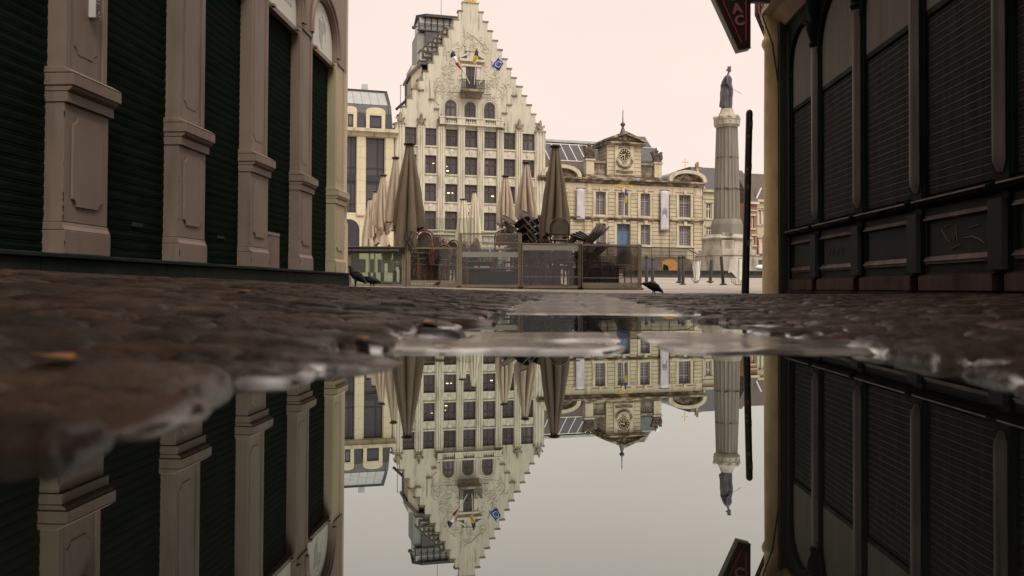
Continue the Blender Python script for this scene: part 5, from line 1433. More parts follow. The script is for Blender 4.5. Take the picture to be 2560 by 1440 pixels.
# banners and flag
for i,(a,c,t,bo,lab) in enumerate(((1442,1462,471,549,'pale lilac hanging banner left of the guardhouse windows'),(1652,1672,476,577,'pale lilac banner with a violet arch print right of the guardhouse windows'))):
    u0,z1_=FA.uz(a,t,-0.35); u1,z0_=FA.uz(c,bo,-0.35)
    r=root_at(FA,'facade_banner',lab,'banner',(u0+u1)/2,-0.35,z0_,group='banners on the guardhouse'); hw=(u1-u0)/2; H=z1_-z0_
    vs=[];n=14
    for k in range(n+1):
        t_=k/n
        for j in range(5): vs.append((-hw+2*hw*j/4,0.03*math.sin(t_*9+j),H*t_))
    m_=MB().add(vs,[(k*5+j,k*5+j+1,(k+1)*5+j+1,(k+1)*5+j) for k in range(n) for j in range(4)]); q=m_.build('cloth',M['banner'],r,smooth=60); q.modifiers.new('t','SOLIDIFY').thickness=0.02
    m_=MB(); m_.tube([(-hw-0.1,0,H+0.03),(hw+0.1,0,H+0.03)],0.04,6); m_.box(-0.03,0.03,0,0.3,H+0.01,H+0.06); m_.tube([(-hw-0.05,0,-0.02),(hw+0.05,0,-0.02)],0.03,6); m_.build('rod',M['post_dark'],r)
    if i==1:
        m_=MB(); zc=H*0.50; m_.tube([(0.24,-0.05,zc-0.75)]+[(0.24*math.cos(math.pi*k/10),-0.05,zc+0.3*math.sin(math.pi*k/10)) for k in range(11)]+[(-0.24,-0.05,zc-0.6)],0.022,5)
        m_.tube([(0.14*math.cos(math.pi*k/10),-0.05,zc-0.08+0.2*math.sin(math.pi*k/10)) for k in range(11)],0.018,5); m_.box(-0.20,0.2,-0.055,-0.045,zc-0.35,zc-0.02); m_.build('arch_print',M['banner_ink'],r)
bs=FA.world(FA.u(1560,538,-0.4),-0.4,FA.z(1560,540,-0.4)); tp=W3(1562,470,-1.2)
def ukr2(t,v):
    p=W3(1562.5+v*(1+5.5*math.sin(math.pi*min(1,t*0.85+0.1))),471+t*36+v*1.5,-1.2); return p+FA.uy*(0.10*math.sin(v*6+t*5))
flag_thing('blue and yellow flag on a short pole before the middle guardhouse window', bs, tp, [(0,0.5,M['flag_blue']),(0.5,1.0,M['flag_yellow'])], ukr2)

# ================= houses behind the column
def house(name,label,pa,pb,peave,pridge,y,wallm,roofm,wpx,gable=False,shop=False):
    u0,u1=FA.u(pa,500,y),FA.u(pb,500,y); ze=FA.z((pa+pb)/2,peave,y); zr=FA.z((pa+pb)/2,pridge,y+3)
    off_=(u0,y,GZ); r=root_at(FA,name,label,'house',u0,y,GZ)
    ws=[(FA.u(a,500,y),FA.u(c,500,y),FA.z((a+c)/2,d,y),FA.z((a+c)/2,t,y)) for a,c,t,d in wpx]
    b=MB(); wall_with_holes(b,u0,u1,GZ-1.5,ze,ws,y,y+0.4); b.box(u0+0.001,u1-0.001,y+0.5,y+9,GZ-1.5,ze); b.build('wall',wallm,r,off=off_)
    b=MB(); b.box(u0-0.1,u1+0.1,y-0.3,y-0.002,ze-0.25,ze); b.build('eaves_cornice',M['guard_trim'],r,off=off_)
    b=MB(); b.box(u0,u1,y-0.08,y-0.003,ze-1.0,ze-0.85); b.build('string_course',M['guard_trim'],r,off=off_)
    for w_ in ws: b=MB(); b.box(w_[0]-0.2,w_[1]+0.2,y-0.1,y-0.004,w_[2]-0.18,w_[2]-0.01); b.build('window_sill',M['guard_trim'],r,off=off_); b=MB(); b.box(w_[0]-0.2,w_[1]+0.2,y-0.08,y-0.004,w_[3]+0.01,w_[3]+0.2); b.build('window_lintel',M['guard_trim'],r,off=off_)
    b=MB()
    if gable: b.prism([(u0-0.2,ze+0.003),(u1+0.2,ze+0.003),((u0+u1)/2,zr)],y,y+9)
    else: b.prism_x([(y-0.2,ze+0.003),(y+3,zr),(y+6,zr),(y+9,ze+0.003)],u0,u1)
    rf=b.build('roof',roofm,r,off=off_)
    for w_ in ws: window(r,off_,w_[0]+0.01,w_[1]-0.01,w_[2]+0.01,w_[3]-0.01,y+0.3,M['white_paint'],1,(0.62,),0.07)
    return r,rf,off_
r,rf,of=house('cream_house','cream house with a steep slate roof between guardhouse and column',1756.5,1850,476,421,1.0,M['house_cream'],M['slate'],((1766,1779,507,546),(1766,1779,567,588),(1800,1813,507,546)))
b=MB(); ue0,ze0=FA.uz(1757,474,0.6); ue1,ze1=FA.uz(1783,420,3.6); b.tube([(ue0+0.3,0.7,ze0),(ue0+1.0,3.9,ze1)],0.12,6); b.build('gutter',M['zinc'],rf,off=of)
house('narrow_house','narrow pale house glimpsed between the column and the pole',1852,1874,480,463,1.5,M['house_cream'],M['slate'],((1855,1860,510,540),))
r,rf,of=house('brick_house','red brick house with a brown tiled roof beside the yellow column',1874,1893,505,428,-2.4,M['brick_red'],M['roof_tile'],((1880,1885,540,570),(1882,1887,590,612)))
r,rf,of=house('shop_house','ornate stone house with a shop poster and pale gable roof behind the pole',1892,1950,500,436,-1.5,M['house_cream'],M['roof_tile'],((1896,1902,525,560),(1906,1912,525,560)))
b=MB(); u0,z0_=FA.uz(1880,520,-1.6); u1,z1_=FA.uz(1903,470,-1.6); u2,z2_=FA.uz(1914,462,-1.6)
b.tube([(u0,-1.6,z0_),(u1,-1.6,z1_)],0.09,6); b.build('gable_flashing',M['white_paint'],rf,off=of)
u0,z0_=FA.uz(1896,634,-1.65); u1,z1_=FA.uz(1908,596,-1.65)
b=MB(); b.rect(u0-0.1,u1+0.1,z0_-0.1,z1_+0.1,0.12,-1.75,-1.56); q=b.build('poster_frame',M['stone_dark'],r,off=of); b=MB(); b.box(u0+0.02,u1-0.02,-1.7,-1.6,z0_+0.02,z1_-0.02); b.build('poster',M['poster'],q,off=of)
b=MB(); u0,z0_=FA.uz(1875,672,-1.6); u1,z1_=FA.uz(1884,649,-1.6); b.box(u0,u1,-1.56,-1.51,z0_,z1_); u0,u1=FA.u(1891,660,-1.6),FA.u(1909,660,-1.6); b.box(u0,u1,-1.56,-1.51,z0_,z1_); b.build('shop_window',M['window_glass'],r,off=of)
u0,z0_=FA.uz(1881.5,636,-1.7)
b=MB(); b.prism([(u0+0.24*math.cos(2*math.pi*k/16),z0_+0.24*math.sin(2*math.pi*k/16)) for k in range(16)],-1.62,-1.57); b.build('round_shop_sign',M['sign_red'],r,off=of)
# ================= column monument
def gz(x, y): return float(plaza_z(np.array([x]), np.array([y]))[0])
Yc = 55.0
pc = at(1817, 600, Yc)
def zc_(py): return at(1817, py, Yc).z
def wpx(px): return px*Yc/2000
gzc = gz(pc.x, Yc)
r = thing('column_monument', 'tall weathered stone column on a stepped pedestal in the middle of the square', 'monument', (pc.x, Yc, gzc), (0,0,R(32)))
def L(py): return zc_(py)-gzc
b = MB()
def octo(hw, ch): return [(hw-ch,-hw),(hw,-hw+ch),(hw,hw-ch),(hw-ch,hw),(-hw+ch,hw),(-hw,hw-ch),(-hw,-hw+ch),(-hw+ch,-hw)]
b.prism_z(octo(wpx(62),0.5), -0.4, L(641)); b.prism_z(octo(wpx(64),0.5), L(641)+0.002, L(638))
b.prism_z(octo(wpx(58),0.5), L(638)+0.002, L(626))
p = b.build('plinth', M['column_base'], r, bevel=0.03)
b = MB(); b.loft([[(x,y,z) for x,y in octo(wpx(hw_),0.7)] for hw_,z in ((54,L(626)+0.002),(50,L(604)),(53,L(602)),(57,L(599)),(57,L(596)),(50,L(593)),(46,L(588)))])
for s_ in range(4):
    a = math.pi/4+s_*math.pi/2; q = wpx(60); b.m = Matrix.Rotation(a,4,'Z')
    b.box(q-0.75,q+0.02,-0.40,0.40,L(638)+0.003,L(603)); b.box(q-1.1,q-0.2,-0.36,0.36,L(603)+0.003,L(585)); b.m = None
b.build('pedestal', M['column_base'], p, bevel=0.02)
b = MB(); b.prism_z([(wpx(39)*math.cos(2*math.pi*k/32),wpx(39)*math.sin(2*math.pi*k/32)) for k in range(32)], L(588)+0.002, L(562)); b.lathe([(wpx(38),L(562)+0.003),(wpx(35.5),L(552)),(wpx(34),L(549))],0,0,32)
b.build('shaft_base', M['column_stone'], r, smooth=30)
b = MB(); rings = []
nf = 20
for t in [k/12 for k in range(13)]:
    rad = wpx(32.5-6.0*t**1.2); z = L(549)+0.003+(L(322)-L(549))*t; ring = []
    for k in range(nf*6):
        a = 2*math.pi*k/(nf*6); f = abs(math.sin(a*nf/2)); ring.append(((rad-0.085*(f**0.7))*math.cos(a),(rad-0.085*(f**0.7))*math.sin(a),z))
    rings.append(ring)
b.loft(rings)
sf = b.build('fluted_shaft', M['column_stone'], r)
b = MB()
for py in (396,474):
    t = (549-py)/(549-322); rad = wpx(32.5-6.0*t**1.2)
    random.seed(py)
    b.tube([((rad-0.02)*math.cos(2*math.pi*k/40),(rad-0.02)*math.sin(2*math.pi*k/40),L(py)+random.uniform(-0.05,0.05)) for k in range(40)],[random.choice((0.006,0.01,0.035)) for k in range(40)],5,True)
b.build('drum_joint', M['plinth'], sf)
b = MB(); b.lathe([(wpx(26),L(321)),(wpx(28),L(318)),(wpx(31.5),L(314.5)),(wpx(32),L(313)),(wpx(31),L(312)),(wpx(31),L(303)),(wpx(32.5),L(302)),(wpx(32.5),L(300.5)),(wpx(30.5),L(300)),(wpx(30),L(295)),(wpx(25),L(294)),(wpx(22),L(291)),(wpx(19),L(284)),(wpx(16.5),L(280)),(wpx(15),L(274)),(wpx(13),L(273))],0,0,36)
for k in range(12):
    a = 2*math.pi*k/12; b.ball((wpx(31)*math.cos(a),wpx(31)*math.sin(a),L(307)),0.07,n=6,m=5)
for k in range(8):
    a = 2*math.pi*k/8+0.2; b.ball((wpx(29)*math.cos(a),wpx(29)*math.sin(a),L(295.5)),0.16,0.16,0.16,8,6)
b.build('capital', M['column_base'], r, smooth=35)
# statue: robed woman in a crown, facing right
zf = zc_(274); ztop_ = zc_(167.5); Hs = ztop_-zf
st = thing('bronze_statue', 'dark bronze standing woman in a long robe and crown atop the column', 'statue', (pc.x, Yc, zf))
k_ = Hs/106.0                                       # one reference pixel
prof = [ # py above feet, x back, x front, half thickness across
 (0,-13,12,7.5),(4,-13.5,12.5,7.8),(8,-19,12.5,8),(14,-18.5,13,8),(22,-17.5,13,8),(30,-17,13.5,8),(36,-17,14.5,8.5),(42,-16.5,15,8.5),(48,-15.5,15,8),(54,-15,14.5,7.5),(59,-15.5,13.5,7.5),(62,-15,12.5,7.5),(66,-13.5,12,8),(71,-12,12.5,8.5),(75,-10,12.8,9),(79,-8,11,9.5),(83,-5,8,8.5),(86,-1,6,4.5),(89,0.8,6.2,2.8),(92,1.8,6.6,2.6),(94,2,8.5,3.2),(97,1.2,10,3.9),(100,1.5,10.3,4.0),(102,2,10,3.8)]
b = MB(); rings = []
NR = 40
for h,xb,xf,ht in prof:
    ring = []
    for q in range(NR):
        a = 2*math.pi*q/NR
        drape = 1.0
        if h < 60: drape = 1+0.075*math.sin(a*9+h*0.05)*(1-h/75)+0.05*math.sin(a*5+2+h*0.04)
        cx = (xb+xf)/2; hw = (xf-xb)/2
        ring.append(((cx+hw*drape*math.cos(a))*k_, (ht*drape*math.sin(a))*k_, h*k_))
    rings.append(ring)
b.loft(rings)
# near arm bent at the elbow holding the linstock, far arm
b.tube([(-2*k_,-9*k_,79*k_),(-3*k_,-11*k_,70*k_),(-2*k_,-11*k_,61*k_),(4*k_,-11*k_,55*k_),(9*k_,-10.5*k_,50*k_)],[3.4*k_,3.2*k_,2.7*k_,2.3*k_,1.8*k_],10)
b.ball((10*k_,-10.5*k_,48.5*k_),2.4*k_,1.8*k_,2.4*k_,10,8)
b.tube([(2*k_,9*k_,79*k_),(3*k_,11*k_,68*k_),(7*k_,10*k_,60*k_)],[3.2*k_,3*k_,2.2*k_],10)
# nose and chin, cloak edge
b.ball((10.4*k_,0,97.3*k_),0.9*k_,0.7*k_,1.2*k_,8,6); b.ball((9.0*k_,0,94.2*k_),1.2*k_,1.2*k_,1.0*k_,8,6)
b.tube([(-6*k_,-9.5*k_,80*k_),(-12*k_,-9.5*k_,68*k_),(-15*k_,-7*k_,59*k_),(-9*k_,-9.5*k_,60*k_),(0,-10*k_,66*k_)],[1.5*k_,2*k_,2.2*k_,2*k_,1.4*k_],8)
for sx in (2,5,8): b.tube([(sx*k_,-7.5*k_,44*k_),((sx+1)*k_,-8.6*k_,26*k_),(sx*k_,-8.2*k_,4*k_)],[0.7*k_,1.1*k_,0.9*k_],6)
b.build('body', M['bronze'], st, smooth=60)
b = MB(); b.ball((1.2*k_,0,99*k_),2.4*k_,2.6*k_,2.2*k_,10,8); b.ball((-1.2*k_,0,98*k_),1.6*k_,n=8,m=6); b.build('hair_knot', M['bronze'], st, smooth=60)
b = MB(); b.lathe([(4.2*k_,101.5*k_),(4.3*k_,104*k_),(4.9*k_,105*k_),(4.9*k_,106*k_)],6*k_,0,12)
for q in range(6): a=q*math.pi/3; b.box((6+4.3*math.cos(a)-0.8)*k_,(6+4.3*math.cos(a)+0.8)*k_,(4.3*math.sin(a)-0.8)*k_,(4.3*math.sin(a)+0.8)*k_,106*k_,106.9*k_)
b.build('crown', M['bronze'], st)
b = MB(); b.tube([(8*k_,-10.5*k_,50*k_),(19*k_,-10*k_,45*k_),(33*k_,-9.5*k_,37*k_)],[0.45*k_,0.4*k_,0.6*k_],6); b.build('linstock', M['bronze'], st)

# fountain kerb in front
Yk = 42.0
k0, k1 = at(1560, 690, Yk), at(1990, 690, Yk)
gzk = gz(0, Yk)
r = thing('fountain_kerb', 'long low black stone basin wall across the square', 'basin', ((k0.x+k1.x)/2, Yk, gzk))
hw = (k1.x-k0.x)/2; zt = at(1700,677,Yk).z-gzk
b = MB(); b.box(-hw,hw,0,0.5,-0.4,zt-0.17); b.build('lower_course', mat('violet_black_stone',(0.045,0.036,0.042),0.5,(0.06,0.05,0.055),2), r)
b = MB(); b.box(-hw,hw,-0.03,0.5,zt-0.168,zt-0.03); b.build('upper_course', M['plinth'], r)
b = MB(); b.box(-hw,hw,-0.06,0.5,zt-0.028,zt+0.02); b.build('coping', M['post_dark'], r)
b = MB()
for x_ in (-hw+1.6,-hw+2.2): b.box(x_,x_+0.3,-0.035,0.3,zt-0.12,zt-0.05)

# bollards
def bollard(tx,ty,bx,by,d,label,knob):
    base = at(bx,by,d); base.z = gz(base.x,d); 
    base2 = at(bx,by,d); top = at(tx,ty,d)
    r = thing('bollard', label, 'bollard', base2, group='bollards on the square')
    ax = top-base2
    rad = 8.0*d/2000*0.5
    b=MB(); b.tube([Vector((0,0,-0.3)),Vector((0,0,0)),ax*0.93,ax*(0.94 if knob else 1)],[rad*1.05,rad*1.05,rad,rad*0.9],12); b.build('post',M['post_dark'],r,smooth=40)
    b=MB(); b.lathe([(rad*2.4,-0.01),(rad*2.3,0.02),(rad*1.3,0.05)],0,0,14); b.build('foot',M['post_dark'],r,smooth=30)
    if knob: b=MB(); b.tube([ax*0.94,ax*0.96],[rad*1.3,rad*1.3],12); b.ball(ax*0.985,rad*1.25,n=10,m=8); b.build('knob',M['post_dark'],r,smooth=60)
bollard(1616.5,641,1616,708,27,'dark bollard with a knob next to the end post of the glass screens',True)
bollard(1632,646,1631,706,29,'thick dark bollard second from the glass screens',True)
bollard(1699,643,1698.5,706,29,'dark bollard before the orange cellar door, rear one of the pair',True)
bollard(1708,641,1707.5,713,26,'dark knobbed bollard before the stair, front one of the pair',True)
bollard(1778.5,650,1775.5,705,29.5,'plain dark post before the left half of the column pedestal',False)
bollard(1803,641,1808,712,26.5,'dark post leaning left before the column pedestal',False)

# wire litter bag holders
def bagholder(px,ptop,pbot,d,wpx_,label,blown):
    base=at(px,pbot,d); top=at(px,ptop,d); H=top.z-base.z; rad=wpx_*d/2000/2
    r=thing('litter_bag_holder',label,'bin',base,group='litter bag holders on the square')
    b=MB(); b.tube([(rad*math.cos(2*math.pi*k/20),rad*math.sin(2*math.pi*k/20),H) for k in range(20)],0.012,6,True)
    for k in range(7):
        a=2*math.pi*k/7; c,s_=math.cos(a),math.sin(a)
        b.tube([(rad*c,rad*s_,H),(rad*1.08*c,rad*1.08*s_,H*0.4),(rad*0.9*c,rad*0.9*s_,H*0.12),(rad*0.3*c,rad*0.3*s_,0.0)],0.007,5)
    b.lathe([(rad*0.45,-0.02),(rad*0.4,0.03)],0,0,12)
    b.build('wire_frame',M['post_dark'],r)
    b=MB(); n=28; rings=[]
    for t in [k/12 for k in range(13)]:
        ring=[]
        for q in range(n):
            a=2*math.pi*q/n
            if blown:
                f=rad*(1.06+0.05*t)*(1+0.05*math.sin(a*5+t*4)); hemz=H*(0.66+0.16*math.sin(a+2.2)+0.07*math.sin(a*3))
                z=H*1.03-t*hemz; lift=max(0,-math.cos(a))
                ring.append((f*math.cos(a)-rad*0.30*t**1.4*lift,f*math.sin(a)*(1-0.2*t),z))
            else:
                f=rad*(1.02-0.55*t**0.8)*(1+(0.05+0.16*t)*math.sin(a*9+1.3)); ring.append((f*math.cos(a)+rad*0.22*t,f*math.sin(a),H*(1.02-0.93*t)))
        rings.append(ring)
    rings=[[(x*0.96,y*0.96,H*0.99) for x,y,z in rings[0]]]+rings
    b.loft(rings,False); o=b.build('plastic_bag',M['bag'],r,smooth=60)
bagholder(1740,652,706,28.5,24,'striped white litter bag hanging closed in a wire holder',False)
bagholder(1846,646,714,26,36,'white litter bag blown sideways in a wire holder behind the leaning pole',True)
# delivery clutter near the basin: a low white bag
o=at(1905,671,40.5); m_=MB(); m_.ball((0,0,0.12),0.3,0.2,0.15,12,8); q=m_.build('plastic_sack',M['bag'],smooth=60); q.location=at(1902,674.5,42.2); tag(q,'small white plastic sack lying on the basin wall','sack')

# ================= folded parasols
def parasol(px,ptop,pbot,d,hwpx,label,fabric,seed,tie=None,skirt=0,flare=False,pend=None):
    top=at(px,ptop,d); g=gz(top.x,d)
    r=thing('folded_parasol',label,'parasol',(top.x,d,g),group='folded parasols on the terrace')
    H=top.z-g; Hb=at(px,pbot,d).z-g; hw=hwpx*d/2000
    rnd=random.Random(seed); n=96; nf=8; rings=[]
    ph=[rnd.uniform(-0.25,0.25) for _ in range(nf)]; amp=[rnd.uniform(0.7,1.25) for _ in range(nf)]; hem=[rnd.uniform(-0.09,0.09) for _ in range(nf)]
    T=26
    for k in range(T+1):
        t=k/T; ring=[]
        if flare: Rr=hw*(0.30+0.70*t)
        else: Rr=hw*(0.24+0.80*(0.55*t+0.45*math.sin(min(t*1.1,1)*math.pi/2))*(1-0.08*max(0,t-0.88)/0.12))
        if tie and t>tie-0.08: Rr*=1-0.45*math.exp(-((t-tie)/0.035)**2)
        for q in range(n):
            a=2*math.pi*q/n; s_=a/(2*math.pi)*nf; i=int(s_)%nf; f=s_-int(s_)
            lob=1-abs(2*f-1)**2.6                       # panels bulge, ribs pinch in
            dep=(0.20+0.44*min(1,t*1.5))*amp[i]
            rr=Rr*(1-dep+dep*lob*1.15)
            tw=0.30*t*t*math.sin(a*2+seed)+ph[i]*t*0.55
            fine=1+0.035*t*math.sin(a*23+seed+t*3)+0.02*math.sin(t*17+i*2)
            z=H-0.06-(H-0.06-Hb)*t+ (hem[i]*lob+0.05*math.sin(a*3+seed))*t**3
            sag = 0.42*t**4*lob if (pend is not None and i in pend) else 0
            ring.append((rr*fine*math.cos(a+tw),rr*fine*math.sin(a+tw),z-sag))
        rings.append(ring)
    b=MB(); b.loft(rings,False); c=b.build('canopy',fabric,r,smooth=50)
    if skirt:
        b=MB(); rings=[]
        for k in range(8):
            t=k/7; rings.append([((hw*(0.35+0.35*t))*(1+0.25*math.sin(a*6+seed)*t+0.1*math.sin(a*13))*math.cos(a),(hw*(0.35+0.35*t))*(1+0.25*math.sin(a*6+seed)*t)*math.sin(a),Hb+0.02-skirt*d/2000*t*(1+0.15*math.sin(a*3+seed))) for a in [2*math.pi*q/60 for q in range(60)]])
        b.loft(rings,False); b.build('canopy_skirt',fabric,c,smooth=50)
    b=MB(); b.lathe([(hw*0.22,H-0.075),(hw*0.40,H-0.055),(hw*0.42,H-0.03),(hw*0.30,H-0.01),(0.03,H+0.0)],0,0,18); b.build('top_cap',M['black_frame'],r,smooth=40)
    b=MB(); b.tube([(0,0,-0.05),(0,0,H-0.08)],0.028,10); b.build('pole',M['frame_brown'],r,smooth=50)
    b=MB(); b.lathe([(0.34,-0.05),(0.34,0.05),(0.30,0.08),(0.05,0.09),(0.05,0.35)],0,0,20); b.build('base',M['post_dark'],r,smooth=40)
    if tie:
        b=MB(); tz=H-0.06-(H-0.06-Hb)*tie; b.tube([(hw*0.50*math.cos(2*math.pi*k/24),hw*0.50*math.sin(2*math.pi*k/24),tz+0.01*math.sin(k)) for k in range(24)],0.02,6,True); b.build('tie_strap',M['rattan_dark'],r)
    return r
FD,FS,FI=M['fabric_shaded'],M['fabric'],M['fabric_light']
parasol(1024,356,575,17.3,37,'large shade-toned folded parasol with a ragged drooping hem nearest the alley on the left',FD,3,pend=(5,6))
parasol(989,391,552,19.2,24,'beige folded parasol just behind the large shade-toned one on the left',FS,8,None,24)
parasol(958,435,577,22.3,24,'pale parasol tied low with a flared skirt in the left row',FS,5,0.985,38)
parasol(938,476,592,26.0,17,'narrow beige parasol fourth in the left row',FS,12)
parasol(925,494,625,28.3,19,'beige parasol at the far end of the left row',FS,21)
parasol(1388,362,592,17.4,36,'large shade-toned folded parasol in front of the guardhouse, rising over stacked chairs',FD,14)
parasol(1316,403,552,19.9,27,'beige folded parasol left of the large one, above the piled chairs',FS,17,None,20)
parasol(1264,437,574,22.4,26,'pinkish beige parasol pinched near its hem in the middle of the right row',FS,25,0.93,40)
parasol(1186,476,612,26.0,18,'grey beige parasol in front of the gable windows beside the ivory one',FI,31)
parasol(1159,496,630,28.2,25,'ivory parasol flaring straight down to the ground, farthest in the right row',FI,36,flare=True)

# ================= glass wind screens
YS=16.0
def screen(label,pa,pb,ptop,pbot,rails,frost=None,kick=None,gl='screen_glass',post0=True,post1=True,d=YS,postw=9,railt=0.014):
    A,B_=at(pa,pbot,d),at(pb,pbot,d); g=A.z
    r=thing('glass_screen',label,'wind screen',((A.x+B_.x)/2,d,g),group='glass wind screens of the terrace')
    cx=(A.x+B_.x)/2; hw=(B_.x-A.x)/2
    def z(py): return at((pa+pb)/2,py,d).z-g
    pw=postw*d/2000; H=z(ptop)
    for on,x0 in ((post0,-hw),(post1,hw-pw)):
        if on:
            b=MB(); b.box(x0,x0+pw*0.42,-0.03,0.03,-0.03,H+0.01); b.box(x0+pw*0.45,x0+pw,-0.022,0.035,-0.03,H); b.build('post',M['frame_brown'],r,bevel=0.003)
            b=MB(); b.box(x0-0.03,x0+pw+0.03,-0.07,0.07,-0.04,0.012); b.build('foot_plate',M['frame_brown'],r)
    x0=-hw+(pw+0.002 if post0 else 0); x1=hw-(pw+0.002 if post1 else 0)
    b=MB(); b.box(x0,x1,-0.006,0.006,0.05,H-0.03); b.build('pane',M[gl],r)
    b=MB(); b.box(x0,x1,-0.018,0.018,H-0.028,H); b.build('top_rail',M['frame_brown'],r)
    b=MB(); b.box(x0,x1,-0.022,0.022,-0.01,0.048); b.build('bottom_rail',M['frame_brown'],r)
    for py in rails:
        b=MB(); b.box(x0,x1,-0.018,-0.007,z(py)-railt/2,z(py)+railt/2); b.build('mid_rail',M['frame_brown'],r)
    if frost:
        b=MB(); b.box(x0+0.002,x1-0.002,-0.0105,-0.0065,z(frost[1]),z(frost[0])); b.build('frosted_band',M['frosted'],r)
    if kick:
        b=MB(); b.box(x0+0.002,x1-0.002,-0.016,0.016,0.05,z(kick)); k_=b.build('kick_panel',M['kick'],r)
    return r,cx,hw,z
s1=screen('glass screen with a beige kick panel before the red stacked chairs',1017,1150,618.5,716,(),None,701,'screen_glass')
s2=screen('tallest glass screen with a grey band and thin rails left of the piled chairs',1146,1304,583,717,(606,620,670),(630,643),None,'screen_glass')
s3=screen('smoky glass screen with a grey band under the piled dark chairs',1297,1455,608,719,(692,),(613,626),None,'screen_glass_dark')
s4=screen('clear glass screen with a mid rail at the right end of the terrace',1447,1604,611,720,(695,),None,707,'screen_glass_dark')
r5,cx5,hw5,z5=screen('greenish glass screen with a dark menu strip beside the arcade corner',868,1014,616,716,(),None,None,'screen_glass_green',True,True)
b=MB(); b.box(-hw5,hw5-0.02,-0.06,-0.022,z5(634),z5(618)); ms=b.build('menu_strip',M['sign_black'],r5)
lt=MB(); text_mesh(lt,'POUR TOUS NOS PLATS A COMMANDER AU COMPTOIR',0.052,0.001,Matrix.Translation((-0.08,-0.063,z5(626))) @ Matrix.Scale(0.80,4,(1,0,0))); lt.build('lettering',M['grey_frame'],ms)
lt=MB(); q=at(1060,709,YS)
for k,ch in enumerate('MENU BAR'):
    pass
# printed ticks on the first kick panel
m_=MB(); r1,cx1,hw1,z1=s1
for k in range(9):
    if k==4: continue
    x=-hw1+0.10+k*0.055; m_.box(x,x+0.03,-0.0175,-0.0162,z1(713),z1(709))
m_.build('printed_marks',M['board'],r1)
# tall thin framed screen further back
d=21; A,B_=at(1058,716,d),at(1184,716,d); H=at(1100,545,d).z-A.z
r=thing('tall_glass_screen','tall thin framed glass screen standing among the pale parasols','wind screen',((A.x+B_.x)/2,d,A.z),group='glass wind screens of the terrace'); hw=(B_.x-A.x)/2
b=MB(); b.tube([(-hw,0,0),(-hw,0,H),(hw,0,H),(hw,0,0)],0.010,6); b.build('frame',M['frame_brown'],r); b=MB(); b.box(-hw+0.012,hw-0.012,-0.004,0.004,0.0,H-0.012); b.build('pane',M['screen_glass'],r)

# hanging ivy pots behind the green screen
def ivy(px,py,d,n,seed,label,h):
    o=at(px,py,d); r=thing('hanging_ivy',label,'plant',o,group='ivy hanging under the menu strip'); rnd=random.Random(seed)
    b=MB(); b.lathe([(0.07,-0.12),(0.10,0.0),(0.105,0.01)],0,0,12); b.tube([(0,0,0),(0,0,0.16)],0.006,5); b.build('pot',M['black_frame'],r)
    b=MB()
    for k in range(n):
        t=rnd.random(); a=rnd.uniform(0,6.28); q=rnd.uniform(0.03,0.15)*(1-0.5*t); c=Vector((q*math.cos(a),q*math.sin(a),0.08-h*t)); s_=rnd.uniform(0.014,0.026)
        u=Vector((rnd.uniform(-1,1),rnd.uniform(-1,1),rnd.uniform(-1,1))).normalized(); v=u.orthogonal().normalized()
        b.add([c-u*s_,c-v*s_*0.6,c+u*s_,c+v*s_*0.6],[(0,1,2,3)])
    b.build('foliage',M['foliage'],r)
ivy(968,636,16.4,260,1,'bushy ivy pot hanging under the menu strip, left one',0.26)
ivy(994,636,16.4,200,2,'thinner ivy trailing under the menu strip near the screen post',0.34)

